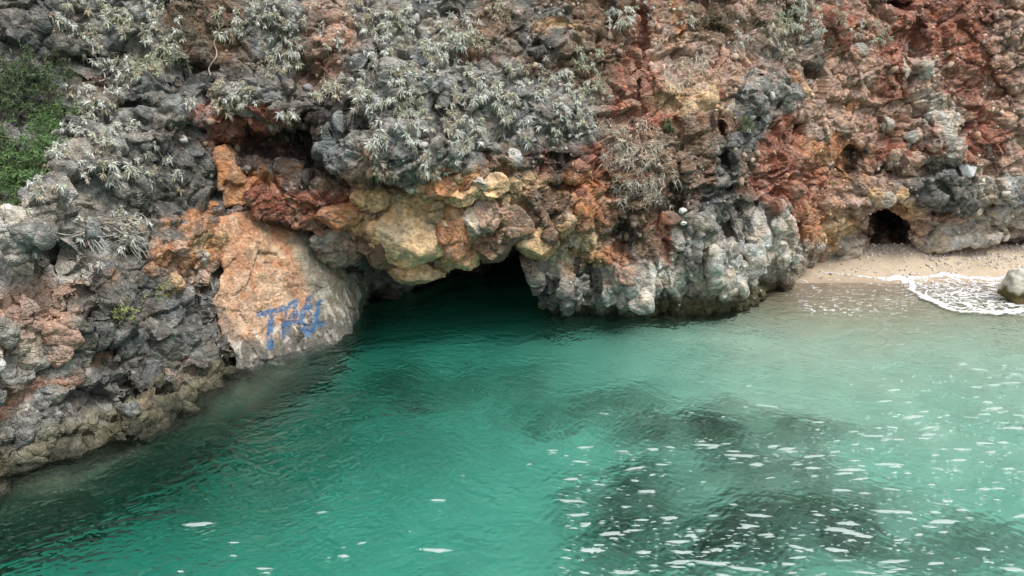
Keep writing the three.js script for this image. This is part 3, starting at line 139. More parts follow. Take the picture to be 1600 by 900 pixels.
for (const [r, d, pts] of CRACKS) {
  const xs = pts.map((p) => p[0]), ys = pts.map((p) => p[1]);
  over(Math.min(...xs) - 0.3, Math.max(...xs) + 0.3, Math.min(...ys) - 0.3, Math.max(...ys) + 0.3, (px, py) => {
    const qx = px + 0.07 * noise(px * 3, py * 3, 4.4) + 0.02 * noise(px * 11, py * 11, 1), qy = py + 0.07 * noise(px * 3, py * 3, 9.1);
    let m = 9;
    for (let k = 1; k < pts.length; k++) m = Math.min(m, seg(qx, qy, pts[k - 1], pts[k]));
    return d * Math.pow(Math.max(0, 1 - m / (r * (1 + 0.5 * noise(px * 2, py * 2, 3)))), 1.3);
  });
}
for (let k = 0; k < ZF.length; k++) ZF[k] -= REL[k]; // a recess lies further back, a bulge further out
function seg(x, y, a, b) {
  const dx = b[0] - a[0], dy = b[1] - a[1], t = clamp(((x - a[0]) * dx + (y - a[1]) * dy) / (dx * dx + dy * dy + 1e-9), 0, 1);
  return Math.hypot(x - a[0] - dx * t, y - a[1] - dy * t);
}
function polyDist(x, y, P) { // signed distance to a polygon, negative inside
  let d = 1e9, s = 1;
  for (let i = 0, j = P.length - 1; i < P.length; j = i++) {
    const a = P[i], b = P[j];
    d = Math.min(d, seg(x, y, a, b));
    if ((a[1] > y) !== (b[1] > y) && x < (b[0] - a[0]) * (y - a[1]) / (b[1] - a[1]) + a[0]) s = -s;
  }
  return s * d;
}
function table(T, x, y) {
  const u = clamp((x - ZX0) / FS, 0, FX - 1.001), v = clamp((y - ZY0) / FS, 0, FY - 1.001), i = u | 0, j = v | 0, a = u - i, b = v - j, k = j * FX + i;
  return (T[k] * (1 - a) + T[k + 1] * a) * (1 - b) + (T[k + FX] * (1 - a) + T[k + FX + 1] * a) * b;
}
const SLAB = BLOCKS[0], smax = (a, b, k) => { const h = Math.max(k - Math.abs(a - b), 0) / k; return Math.max(a, b) + h * h * k * 0.25; };
const CAVE_TOP = 8.9;
function cliffSDF(x, y, z) {
  const wx = noise(x * 2.1, y * 2.1, z * 2.1), wy = noise(x * 2.1 + 31, y * 2.1, z * 2.1 + 5);
  const xw = x + 0.07 * wx, yw = y + 0.07 * wy;
  let f = (z - table(ZF, xw, yw)) * table(INV, x, y);
  if (f > 1.2 || f < -8) return f;
  f -= 0.20 * noise(x * 0.75, y * 0.9, z * 0.75) + 0.11 * noise(x * 1.7 + 9, y * 2.0, z * 1.7) + 0.05 * wy + 0.035 * noise(x * 4.6, y * 4.6, z * 4.6);
  f = smax(f, y - CAVE_TOP - 0.3 * wx, 0.3);
  if (x > -4.4 && x < 1.8 && y < 2.2) {
    const yc = Math.max(y, 0.02), px = x + 0.12 * wx, py = yc + 0.10 * wy;
    const back = lerp(-16.9, -19.0, sstep(-3.0, -1.0, x)) + 0.4 * wx + 0.2 * y;
    const a = Math.max(polyDist(px, py, CAVE_WIDE), back - z), b = Math.max(polyDist(px, py, CAVE_DEEP) + 0.06 * Math.max(0, -15.5 - z), -20.5 - z);
    f = smax(f, -Math.min(a, b), 0.06);
  }
  if (x > 7.5 && x < 12.2 && y < 2.4) f = smax(f, -Math.max(polyDist(x - 0.48 * Math.max(0, -18.9 - z) + 0.05 * wx, y + 0.05 * wy, CAVE_BEACH) + 0.02 * Math.max(0, -18.9 - z), -23.6 - z), 0.05);
  return f;
}
function surfaceNets(sdf, lo, hi, cell, cull) { // a quad mesh of the zero level, made block by block
  const N = 8, n = [0, 1, 2].map((k) => Math.ceil((hi[k] - lo[k]) / cell / N)), M = N + 2, S = new Float32Array(M * M * M), L = new Int32Array((N + 1) ** 3);
  const pos = [], idx = [], map = new Map(), NX = n[0] * N + 4, NY = n[1] * N + 4, half = N * cell * 0.5;
  for (let bz = 0; bz < n[2]; bz++) for (let by = 0; by < n[1]; by++) for (let bx = 0; bx < n[0]; bx++) {
    const ox = lo[0] + bx * N * cell, oy = lo[1] + by * N * cell, oz = lo[2] + bz * N * cell;
    if (cull && !cull(ox + half, oy + half, oz + half, half)) continue;
    let any = 0;
    for (let k = 0, q = 0; k < M; k++) for (let j = 0; j < M; j++) for (let i = 0; i < M; i++, q++) { const v = S[q] = sdf(ox + (i - 1) * cell, oy + (j - 1) * cell, oz + (k - 1) * cell); any |= v < 0 ? 1 : 2; }
    if (any !== 3) continue;
    for (let k = 0, c = 0; k <= N; k++) for (let j = 0; j <= N; j++) for (let i = 0; i <= N; i++, c++) {
      const q = (k * M + j) * M + i;
      let m = 0, sx = 0, sy = 0, sz = 0;
      for (let e = 0; e < 12; e++) {
        const ax = e >> 2, r = e & 3;
        let a = [0, 0, 0], b;
        a[(ax + 1) % 3] = r & 1; a[(ax + 2) % 3] = r >> 1; b = a.slice(); b[ax] = 1;
        const va = S[q + (a[2] * M + a[1]) * M + a[0]], vb = S[q + (b[2] * M + b[1]) * M + b[0]];
        if ((va < 0) === (vb < 0)) continue;
        const t = va / (va - vb); m++;
        sx += a[0] + (b[0] - a[0]) * t; sy += a[1] + (b[1] - a[1]) * t; sz += a[2] + (b[2] - a[2]) * t;
      }
      if (!m) { L[c] = -1; continue; }
      const key = ((bz * N + k) * NY + by * N + j) * NX + bx * N + i;
      let id = map.get(key);
      if (id === undefined) { id = pos.length / 3; map.set(key, id); pos.push(ox + (i - 1 + sx / m) * cell, oy + (j - 1 + sy / m) * cell, oz + (k - 1 + sz / m) * cell); }
      L[c] = id;
    }
    const R = N + 1, at = (i, j, k) => L[(k * R + j) * R + i];
    for (let k = 1; k <= N; k++) for (let j = 1; j <= N; j++) for (let i = 1; i <= N; i++) {
      const q = (k * M + j) * M + i, v = S[q] < 0;
      const quad = (a, b, c, d, flip) => { if (a < 0 || b < 0 || c < 0 || d < 0) return; flip ? idx.push(a, c, b, a, d, c) : idx.push(a, b, c, a, c, d); };
      if (v !== S[q + 1] < 0) quad(at(i, j - 1, k - 1), at(i, j, k - 1), at(i, j, k), at(i, j - 1, k), !v);
      if (v !== S[q + M] < 0) quad(at(i - 1, j, k - 1), at(i - 1, j, k), at(i, j, k), at(i, j, k - 1), !v);
      if (v !== S[q + M * M] < 0) quad(at(i - 1, j - 1, k), at(i, j - 1, k), at(i, j, k), at(i - 1, j, k), !v);
    }
  }
  const g = new THREE.BufferGeometry();
  g.setAttribute('position', new THREE.BufferAttribute(new Float32Array(pos), 3));
  g.setIndex(new THREE.BufferAttribute(new Uint32Array(idx), 1));
  g.computeVertexNormals();
  return g;
}

// ---------------------------------------------------------------- what the rock is made of
const TYPE = { // colour, pitted relief, cobbled relief, lichen
  G: [[0.33, 0.312, 0.28], 1.0, 0.35, 0.5], D: [[0.175, 0.170, 0.155], 1.0, 0.3, 0.3], K: [[0.075, 0.055, 0.046], 0.8, 0.5, 0.05], W: [[0.66, 0.61, 0.53], 0.9, 0.25, 0.12],
  B: [[0.33, 0.32, 0.295], 1.0, 0.3, 0.5], R: [[0.34, 0.125, 0.078], 0.6, 0.8, 0.0], O: [[0.58, 0.28, 0.135], 0.6, 0.6, 0.0], T: [[0.70, 0.47, 0.265], 0.6, 0.7, 0.0],
  S: [[0.38, 0.32, 0.25], 0.7, 0.3, 0.2],
  P: [[0.56, 0.38, 0.29], 0.6, 1.0, 0.1], N: [[0.25, 0.165, 0.11], 0.8, 0.9, 0.1], C: [[0.62, 0.55, 0.46], 0.8, 0.8, 0.1],
};
const KEYS = Object.keys(TYPE), MIX = { c: [0, 0, 0], pit: 0, cob: 0, lich: 0 };
const cellSize = 0.5, cells = new Map();
PATCHES.forEach(([x, y, rx, ry, t]) => {
  for (let i = Math.floor((x - 2.3 * rx - 0.3) / cellSize); i <= (x + 2.3 * rx + 0.3) / cellSize; i++) for (let j = Math.floor((y - 2.3 * ry - 0.3) / cellSize); j <= (y + 2.3 * ry + 0.3) / cellSize; j++) {
    const k = i * 1000 + j; if (!cells.has(k)) cells.set(k, []); cells.get(k).push([x, y, rx, ry, TYPE[t], t.charCodeAt(0)]);
  }
});
function rockMix(x, y, z) { // which rock lies here: patches with ragged borders
  const n1 = noise(x * 1.7, y * 1.7, z * 1.7), n2 = noise(x * 1.7 + 17, y * 1.7, z * 1.7 + 3), n3 = noise(x * 6, y * 6, z * 6), n4 = noise(x * 6, y * 6 + 40, z * 6);
  const px = x + 0.16 * n1 + 0.09 * n3, py = y + 0.16 * n2 + 0.09 * n4;
  let W = 0; MIX.c[0] = MIX.c[1] = MIX.c[2] = MIX.pit = MIX.cob = MIX.lich = 0;
  const put = (T, w) => { W += w; for (let i = 0; i < 3; i++) MIX.c[i] += w * T[0][i]; MIX.pit += w * T[1]; MIX.cob += w * T[2]; MIX.lich += w * T[3]; };
  put(x > 6 ? TYPE.P : x > 0.5 ? TYPE.N : TYPE.G, 0.004);
  for (const [cx, cy, rx, ry, T, h] of cells.get(Math.floor(x / cellSize) * 1000 + Math.floor(y / cellSize)) ?? []) {
    const a = (px - cx) / rx, b = (py - cy) / ry, q = a * a + b * b;
    if (q < 5) put(T, Math.exp(-3.2 * q) * (1 + 0.9 * noise(x * 3.1 + h, y * 3.1, z * 3.1)) ** 2);
  }
  for (let i = 0; i < 3; i++) MIX.c[i] /= W;
  MIX.pit /= W; MIX.cob /= W; MIX.lich /= W;
  return MIX;
}
function relief(x, y, z, pit, cob) { // fine relief in metres along the normal
  const wx = x + 0.05 * noise(x * 5, y * 5, z * 5), wy = y + 0.05 * noise(x * 5 + 8, y * 5, z * 5);
  const amp = Math.max(pit, cob);
  let h = pit * (0.05 * ridge(wx * 2.6, wy * 2.6, z * 2.6, 4) - 0.02);
  const vert = sstep(0.8, 1.8, x) * sstep(6.6, 5.6, x) * sstep(3.0, 2.2, y), sx = 1 + 0.45 * vert, sy = 1 - 0.4 * vert; // upright joints in the pale buttress
  let w = worley(wx * 1.05 * sx + 4, wy * 1.2 * sy, z * 1.05); h += amp * (0.28 * w.tilt - 0.07 * sstep(0.06, 0, w.f2 - w.f1));
  w = worley(wx * 2.1 * sx, wy * 2.6 * sy, z * 2.1); h += amp * (0.15 * w.tilt - 0.05 * sstep(0.08, 0, w.f2 - w.f1));
  w = worley(wx * 5.2 * sx, wy * 6.2 * sy, z * 5.2); h += (0.16 * pit + 0.42 * cob) * (0.085 * w.tilt - 0.03 * sstep(0.09, 0, w.f2 - w.f1));
  w = worley(x * 12.5, y * 13.5, z * 12.5); h += (0.2 * pit + 0.6 * cob) * (0.036 * w.tilt - 0.016 * sstep(0.12, 0, w.f2 - w.f1));
  h += pit * 0.032 * ridge(x * 8, y * 8, z * 8, 2) + 0.018 * fbm(x * 15, y * 15, z * 15, 2);
  return h;
}
function stain(c, x, y, z, lich) { // grain, mineral streaks, lichen and the algae of the splash zone
  const w = worley(x * 8.5, y * 8.5, z * 8.5), t = HR[w.id], w2 = worley(x * 21, y * 21, z * 21), t2 = HR[w2.id];
  let k = (0.74 + 0.4 * t) * (0.78 + 0.42 * t2) * (1 + 0.35 * fbm(x * 2.3, y * 2.3, z * 2.3, 3)) * (1 + 0.35 * noise(x * 13, y * 13, z * 13));
  const warm = 1 + 0.16 * noise(x * 3.3 + 50, y * 3.3, z * 3.3), out = [c[0] * k * warm, c[1] * k, c[2] * k / warm];
  const rust = c[0] / c[2] > 1.5 ? 0.42 * sstep(0.06, 0.34, fbm(x * 1.1 + 60, y * 0.8, z * 1.1, 4)) : 0, soft = c[0] / c[2] > 4 ? 0.5 * sstep(-0.1, 0.25, fbm(x * 2.4 + 90, y * 1.6, z * 2.4, 4)) : 0; // earth washed over the rock
  const mixTo = (r, g, b, a) => { out[0] = lerp(out[0], r, a); out[1] = lerp(out[1], g, a); out[2] = lerp(out[2], b, a); };
  mixTo(0.40 * k, 0.17 * k, 0.105 * k, rust); mixTo(0.50 * k, 0.31 * k, 0.225 * k, soft);
  const dark = sstep(0.02, 0.22, fbm(x * 3.1 + 20, y * 2.2, z * 3.1, 4) + 0.25 * (lich - 0.3)); mixTo(0.045, 0.042, 0.04, dark * (0.15 + 0.72 * lich)); // black crust
  const pale = sstep(0.14, 0.32, fbm(x * 9 + 3, y * 9, z * 9, 3)); mixTo(0.50, 0.49, 0.45, pale * (0.12 + 0.75 * lich)); // pale lichen
  if (t2 > 0.93) mixTo(0.56, 0.50, 0.43, 0.4 - 0.3 * lich); // bright grit
  if (y < 0.75) {
    const e = y + 0.22 * fbm(x * 2.2, y * 2.2, z * 2.2, 3) + 0.06 * noise(x * 9, y * 9, z * 9), right = sstep(2.2, 3.4, x) * (1 - sstep(5.2, 6.2, x));
    mixTo(0.075, 0.066, 0.022, sstep(lerp(0.26, 0.66, right), lerp(0.12, 0.34, right), e) * (x > 6.6 ? 0 : lerp(0.7, 0.92, right)));
    mixTo(0.20, 0.18, 0.10, sstep(0.34, 0.24, e) * sstep(0.14, 0.2, e) * (x < -3 ? 0.6 : 0.15));
    mixTo(0.03, 0.03, 0.02, sstep(0.09, 0.02, e) * (x > 6.6 ? 0 : 0.8)); mixTo(0.22, 0.20, 0.14, sstep(-0.1, -0.5, e)); // sand-dusted rock under water
  }
  return out;
}
function dress(g, fixed, roughScale = 1, paint) { // relief along the normals, then colours
  const p = g.attributes.position.array, n = g.attributes.normal.array, m = p.length / 3, col = new Float32Array(m * 3);
  const pit = new Float32Array(m), cob = new Float32Array(m);
  for (let i = 0; i < m; i++) {
    const x = p[i * 3], y = p[i * 3 + 1], z = p[i * 3 + 2];
    let c, l;
    if (fixed && fixed.c) { c = fixed.c; pit[i] = fixed.pit; cob[i] = fixed.cob; l = fixed.lich; } else { const M = rockMix(x, y, z); c = M.c; pit[i] = M.pit; cob[i] = M.cob; l = M.lich; }
    let s = stain(c, x, y, z, l);
    if (paint) s = paint(s, x, y, z);
    col.set(s, i * 3);
  }
  for (let i = 0; i < m; i++) {
    const h = roughScale * relief(p[i * 3], p[i * 3 + 1], p[i * 3 + 2], pit[i], cob[i]);
    for (let k = 0; k < 3; k++) p[i * 3 + k] += n[i * 3 + k] * h;
  }
  const uv = new Float32Array(m * 2);
  for (let i = 0; i < m; i++) { uv[i * 2] = (p[i * 3] * 0.83 - p[i * 3 + 2] * 0.55) / 1.9; uv[i * 2 + 1] = (p[i * 3 + 1] - p[i * 3 + 2] * 0.2) / 1.9; }
  g.setAttribute('uv', new THREE.BufferAttribute(uv, 2));
  g.setAttribute('color', new THREE.BufferAttribute(col, 3));
  g.computeVertexNormals();
  return g;
}
// pits and grain finer than the mesh, 1.9 m to a tile
const rockTex = (() => {
  const B = 1024, bump = new Uint8Array(B * B * 4), grain = new Uint8Array(B * B * 4), P = 2 * Math.PI;
  const pts = (n) => { const grid = [...Array(n * n)].map(() => [rnd(), rnd(), rnd()]); return (u, v) => { const x = u * n, y = v * n, ix = Math.floor(x), iy = Math.floor(y); let f1 = 9, f2 = 9, id = 0; for (let j = -1; j < 2; j++) for (let i = -1; i < 2; i++) { const c = grid[((iy + j + n) % n) * n + (ix + i + n) % n], d = (ix + i + c[0] - x) ** 2 + (iy + j + c[1] - y) ** 2; if (d < f1) { f2 = f1; f1 = d; id = c[2]; } else if (d < f2) f2 = d; } return [Math.sqrt(f1), Math.sqrt(f2), id]; }; };
  const A = pts(26), C = pts(64), D = pts(130), tile = (u, v, k, o) => { const a = u * P, b = v * P, r = k / P; return noise(Math.cos(a) * r + o, Math.sin(a) * r + Math.cos(b) * r * 0.7, Math.sin(b) * r + o * 0.5); };
  for (let j = 0; j < B; j++) for (let i = 0; i < B; i++) {
    const u = i / B, v = j / B, uw = u + 0.006 * tile(u, v, 20, 3), vw = v + 0.006 * tile(u, v, 20, 9), a = A(uw, vw), c = C(uw, vw), d = D(u, v), n = tile(u, v, 14, 1), n2 = tile(u, v, 40, 5), k = (j * B + i) * 4;
    const h = 0.5 + 0.30 * (sstep(0, 0.35, a[1] - a[0]) - 0.6) + 0.20 * (a[2] - 0.5) + 0.16 * (sstep(0, 0.4, c[1] - c[0]) - 0.6) + 0.12 * (c[2] - 0.5) - 0.22 * sstep(0.35, 0.12, c[0]) * (c[2] > 0.6 ? 1 : 0) + 0.10 * n + 0.12 * n2 + 0.05 * (d[2] - 0.5);
    const t = 0.90 + 0.22 * (a[2] - 0.5) + 0.26 * (c[2] - 0.5) + 0.22 * (d[2] - 0.5) + 0.10 * n2 - 0.16 * sstep(0.10, 0, c[1] - c[0]);
    bump[k] = bump[k + 1] = bump[k + 2] = clamp(h * 255, 0, 255); grain[k] = grain[k + 1] = grain[k + 2] = clamp(t * 255, 0, 255); bump[k + 3] = grain[k + 3] = 255;
  }
  return [bump, grain].map((d) => { const t = new THREE.DataTexture(d, B, B); t.wrapS = t.wrapT = THREE.RepeatWrapping; t.magFilter = THREE.LinearFilter; t.needsUpdate = true; return t; });
})();
const rockMat = vcMat({ map: rockTex[1], bumpMap: rockTex[0], bumpScale: 0.042 });
const looseMat = vcMat(), slabMat = vcMat({ map: rockTex[1], bumpMap: rockTex[0], bumpScale: 0.024 });
const CELL = 0.0275;
const near = (x, y, z, h) => {
  let a = 1e9, b = -1e9;
  for (let j = -2; j < 3; j++) for (let i = -2; i < 3; i++) { const v = table(ZF, x + i * h * 0.8, y + j * h * 0.8); a = Math.min(a, v); b = Math.max(b, v); }
  const caveZone = (x > -4.6 && x < 2 && y < 2.5) || (x > 7.3 && x < 12.2 && y < 2.6), r = 0.9 / Math.max(0.3, table(INV, x, y));
  if (y < CAVE_TOP - 0.8 && !caveZone && (z + h < a - r || z - h > b + r)) return false;
  if (b - a > 0.2) return true;
  return Math.abs(cliffSDF(x, y, z)) < h * 3.4;
};
const cliffGeo = surfaceNets(cliffSDF, [-8.6, -0.9, -23.8], [13.0, 6.8, -6.2], CELL, near);
dress(cliffGeo);
const cliff = part('cliff', cliffGeo, rockMat, scene);
tag(cliff, 'weathered grey, red and tan sea cliff with two caves', null, null, 'structure');
const restOf = (lo, hi) => part('upper_cliff', dress(surfaceNets(cliffSDF, lo, hi, 0.1, near), null, 0.6), rockMat, cliff); // what lies past the frame, coarser
restOf([-8.6, -2.65, -23.8], [13, -0.8, -6.2]); restOf([-10, 6.7, -25], [15, 9.6, -4]); restOf([-10, -2.65, -21.4], [-8.55, 6.9, -4]); restOf([12.95, -2.65, -21.4], [15, 6.9, -4]);

// front-most point of the cliff for each spot of its face
const TS = 0.04, TX = 620, TY = 300, FRONT = new Int32Array(TX * TY).fill(-1);
{
  const p = cliffGeo.attributes.position.array;
  for (let i = 0; i < p.length / 3; i++) {
    const a = Math.floor((p[i * 3] + 9.8) / TS), b = Math.floor((p[i * 3 + 1] + 2.2) / TS);
    if (a < 0 || b < 0 || a >= TX || b >= TY) continue;
    const k = b * TX + a;
    if (FRONT[k] < 0 || p[FRONT[k] * 3 + 2] < p[i * 3 + 2]) FRONT[k] = i;
  }
}
const V = (x, y, z) => new THREE.Vector3(x, y, z);
function surf(x, y) {
  const p = cliffGeo.attributes.position, n = cliffGeo.attributes.normal, a = Math.floor((x + 9.8) / TS), b = Math.floor((y + 2.2) / TS);
  for (let r = 0; r < 6; r++) for (let j = -r; j <= r; j++) for (let i = -r; i <= r; i++) {
    const A = a + i, B = b + j; if (A < 0 || B < 0 || A >= TX || B >= TY) continue;
    const k = FRONT[B * TX + A]; if (k >= 0) return { p: V().fromBufferAttribute(p, k), n: V().fromBufferAttribute(n, k) };
  }
  return { p: V(x, y, table(ZF, x, y)), n: V(0, 0, 1) };
}

// ---------------------------------------------------------------- blocks that stand out of the face
for (const b of BLOCKS) {
  const T = TYPE[b.t], xs = b.poly.map((p) => p[0]), ys = b.poly.map((p) => p[1]), inv = 1 / Math.hypot(1, b.a, b.b), slab = b === SLAB;
  const plane = (x, y) => b.c[2] + b.a * (x - b.c[0]) + b.b * (y - b.c[1]);
  const s = b.c[0] * 3.7 + b.c[1];
  const f = (x, y, z) => {
    const w = noise(x * 1.8 + s, y * 1.8, z * 1.8), w2 = noise(x * 4 + s, y * 4, z * 4), d = (z - plane(x, y)) * inv + (slab ? 0.05 : 0.07) * w + b.rough * w2;
    const sl = slab ? 0.58 : 1;
    return smax(smax((polyDist(x + 0.05 * w2 + 0.06 * w, y + 0.05 * w + 0.04 * w2, b.poly)) * sl, d, b.rnd * 2), -d - b.th, b.rnd * 2);
  };
  const zs = b.poly.map((p) => plane(p[0], p[1]));
  const g = surfaceNets(f, [Math.min(...xs) - 0.15, Math.min(...ys) - 0.15, Math.min(...zs) - b.th / inv - 0.2], [Math.max(...xs) + 0.15, Math.max(...ys) + 0.15, Math.max(...zs) + 0.25], b.cell);
  let fixed = { c: T[0], pit: T[1], cob: T[2], lich: T[3] }, paint;
  if (b.name === 'none') paint = (c, x, y, z) => { const k = 1 + 0.15 * fbm(x * 4, y * 4, z * 4, 3); return [lerp(c[0], 0.74 * k, 0.7), lerp(c[1], 0.55 * k, 0.7), lerp(c[2], 0.33 * k, 0.7)]; };
  if (slab) {
    fixed = { c: [0.66, 0.40, 0.25], pit: 0.35, cob: 0.15, lich: 0 };
    const GY = (y) => sstep(1.15, 0.75, y);
    paint = (c, x, y, z) => {
      const mixTo = (r, g2, b2, a) => { c[0] = lerp(c[0], r, a); c[1] = lerp(c[1], g2, a); c[2] = lerp(c[2], b2, a); };
      const n = fbm(x * 2.2, y * 1.2, z * 2.2, 4), n2 = fbm(x * 9, y * 0.9, z * 9, 4);
      mixTo(0.74, 0.53, 0.36, sstep(-0.05, 0.3, n + 0.1 * (x + 4.3))); // ochre patches
      mixTo(0.55, 0.26, 0.14, 0.8 * sstep(0.0, 0.3, n2 - 0.05 + 0.22 * (y - 1.35) - 0.10 * (x + 4.2))); // rust towards the ledge
      const edge = sstep(-3.8, -3.5, x + 0.25 * n + 0.25 * (y - 0.6)); // grey limewashed side towards the cave
      mixTo(0.25, 0.235, 0.19, edge * 0.85); mixTo(0.50, 0.47, 0.38, edge * sstep(0.02, 0.22, n2) * 0.8);
      const low = sstep(0.60, 0.22, y + 0.45 * n + 0.2 * n2); mixTo(0.17, 0.165, 0.15, low * 0.85);
      const left = sstep(-4.75, -5.05, x + 0.3 * n + 0.3 * y - 0.2); mixTo(0.20, 0.195, 0.19, left * 0.7);
      mixTo(0.55, 0.47, 0.40, sstep(0.75, 0.45, y + 0.3 * n) * sstep(0.05, 0.3, n2) * 0.7);
      mixTo(0.68, 0.64, 0.57, 0.7 * sstep(0.12, 0.3, n2) * sstep(1.0, 0.7, y) * sstep(0.1, 0.35, y) * sstep(-4.9, -4.5, x)); // lime runs
      let d = 9; // faded spray paint
      for (const P of STROKES) for (let k = 1; k < P.length; k++) d = Math.min(d, seg(x * 1.0, y, P[k - 1], P[k]));
      const worn = noise(x * 16, y * 11, z * 5) * 0.5 + noise(x * 30, y * 30, z * 12) * 0.4;
      mixTo(0.045, 0.165, 0.35, sstep(0.058, 0.03, d + 0.035 * worn) * (worn > 0.14 ? 0.15 : 0.85));
      return c;
    };
  }
  const m = part(b.name, dress(g, fixed, slab ? 0.6 : b.rough > 0.03 ? 0.9 : b.name === 'rock_fin' ? 0.35 : 0.9, paint), slab || b.name === 'rock_fin' ? slabMat : rockMat, cliff);
  if (b.label) m.userData.label = b.label;
}

// angular blocks hanging over the cave: broken lumps cut by planes, the first planes chosen, the rest at random
for (const [x, y, z, rx, ry, rz, t, cuts] of HANGING) {
  const g = mergeVertsOf(new THREE.IcosahedronGeometry(1, 22)), p = g.attributes.position, T = TYPE[t], q = x * 5.1 + y;
  const planes = [...cuts.map(([a, b, c, d]) => [V(a, b, c).normalize(), d]), ...[...Array(6)].map(() => [V(rr(-1, 1), rr(-1, 1), rr(-0.6, 1)).normalize(), rr(0.74, 0.95)])];
  for (let i = 0; i < p.count; i++) {
    const v = V().fromBufferAttribute(p, i); let r = 1;
    for (const [n, d] of planes) { const c = n.dot(v); if (c > 0.05) r = Math.min(r, d / c); }
    v.multiplyScalar(r * (1 + 0.05 * noise(v.x * 1.5 + q, v.y * 1.5, v.z * 1.5) + 0.03 * noise(v.x * 4 + q, v.y * 4, v.z * 4))).multiply(V(rx, ry, rz)).add(V(x, y, z));
    p.setXYZ(i, v.x, v.y, v.z);
  }
  g.computeVertexNormals();
  part('hanging_block', dress(g, { c: rx > 0.7 ? [0.92, 0.66, 0.40] : T[0].map((v) => v * 1.1), pit: 0.5, cob: 0.12, lich: 0 }, 0.45), slabMat, cliff);
}
// stones: six shapes shared by all of them
const stoneGeos = [...Array(8)].map((_, q) => {
  const g = mergeVertsOf(new THREE.IcosahedronGeometry(1, 1)), p = g.attributes.position, planes = [...Array(8)].map(() => [V(rr(-1, 1), rr(-1, 1), rr(-1, 1)).normalize(), rr(0.45, 0.75)]);
  for (let i = 0; i < p.count; i++) {
    const v = V().fromBufferAttribute(p, i); let r = 1;
    for (const [n, d] of planes) { const c = n.dot(v); if (c > 0.05) r = Math.min(r, d / c); }
    v.multiplyScalar(r * (1 + 0.10 * noise(v.x * 2.2 + q * 9, v.y * 2.2, v.z * 2.2) + 0.06 * noise(v.x * 5 + q * 9, v.y * 5, v.z * 5)));
    p.setXYZ(i, v.x, v.y, v.z);
  }
  g.computeVertexNormals();
  return g;
});
function mergeVertsOf(g) { // index a non-indexed sphere so that its normals are smooth
  const p = g.attributes.position, map = new Map(), pos = [], idx = [];
  for (let i = 0; i < p.count; i++) { const k = [p.getX(i), p.getY(i), p.getZ(i)].map((v) => v.toFixed(4)).join(); if (!map.has(k)) { map.set(k, pos.length / 3); pos.push(p.getX(i), p.getY(i), p.getZ(i)); } idx.push(map.get(k)); }
  const o = new THREE.BufferGeometry(); o.setAttribute('position', new THREE.Float32BufferAttribute(pos, 3)); o.setIndex(idx); return o;
}
// larger boulders: finer copies of a broken lump, each with its own grain
for (const [x, y, z, rx, ry, t] of BOULDERS) {
  const s = surf(x, y), g = mergeVertsOf(new THREE.IcosahedronGeometry(1, 8)), p = g.attributes.position, q = x * 7.7 + y * 3.1;
  const planes = [...Array(11)].map(() => [V(rr(-1, 1), rr(-1, 1), rr(-1, 1)).normalize(), rr(0.62, 0.9)]);
  const turn = new THREE.Matrix4().makeRotationFromEuler(new THREE.Euler(rr(-0.3, 0.3), rr(-0.5, 0.5), rr(-0.4, 0.4))), rz = Math.min(rx, ry) * rr(0.7, 1.0), T = TYPE[t];
  for (let i = 0; i < p.count; i++) {
    const v = V().fromBufferAttribute(p, i); let r = 1;
    for (const [n, d] of planes) { const c = n.dot(v); if (c > 0.05) r = Math.min(r, d / c); }
    v.multiplyScalar(r * (1 + 0.16 * noise(v.x * 1.6 + q, v.y * 1.6, v.z * 1.6))).multiply(V(rx * 1.12, ry * 1.12, rz)).applyMatrix4(turn).add(s.p).addScaledVector(s.n, -rz * 0.35);
    p.setXYZ(i, v.x, v.y, v.z);
  }
  g.computeVertexNormals();
  part('boulder', dress(g, { c: T[0], pit: T[1] * 0.8, cob: T[2] * 0.5, lich: T[3] }, 0.6), rockMat, cliff);
}
// ---------------------------------------------------------------- beach and sea bed
function bed(x, z) {
  const t = z + 18.15 + 0.25 * noise(x * 0.5, 3, z * 0.5), beach = t < 0 ? Math.min(-t * 0.36, 0.62 - 0.02 * t, 0.6 + 0.55 * (z + 19.55)) : t < 3 ? -0.07 * t - 0.006 * t * t : -0.264 - 0.07 * (t - 3) - 0.004 * (t - 3) ** 2;
  const deep = -1.7 - 0.7 * sstep(-1.5, -6, x) - 0.05 * Math.max(0, z + 13), s = sstep(-2.0, 5.8, x + 0.2 * (z + 16));
  let h = lerp(deep, Math.max(beach, -2.2), s);
  h = Math.max(h, -2.6) + 0.10 * noise(x * 0.9, 0, z * 0.9) * (h < -0.3 ? 1 : 0.15) + 0.02 * noise(x * 3, 0, z * 3);
  return h;
}
const WEED_AND_SHADE = [[-2.28, -13.33, 1.94, 1.28, 0.8], [-0.45, -13.18, 1.7, 1.05, 0.55], [1.06, -12.23, 1.37, 0.8, 0.7], [2.81, -11.07, 1.26, 0.77, 0.95], [1.71, -9.58, 0.77, 0.89, 0.9], [2.01, -8.53, 1.32, 0.88, 1], [3.53, -8.67, 1.49, 0.91, 0.95], [4.84, -8.14, 1.64, 0.6, 0.7], [4.35, -10.76, 0.85, 0.42, 0.8], [3.29, -9.74, 1.13, 0.72, 0.75], [-3.32, -11.99, 2.28, 1.34, 0.6], [-4.41, -10.66, 2.44, 1.32, 0.6], [-1.74, -11.07, 1.74, 1.03, 0.3]];  // weed; left-hand patches also paint in the dark cliff reflection and depth
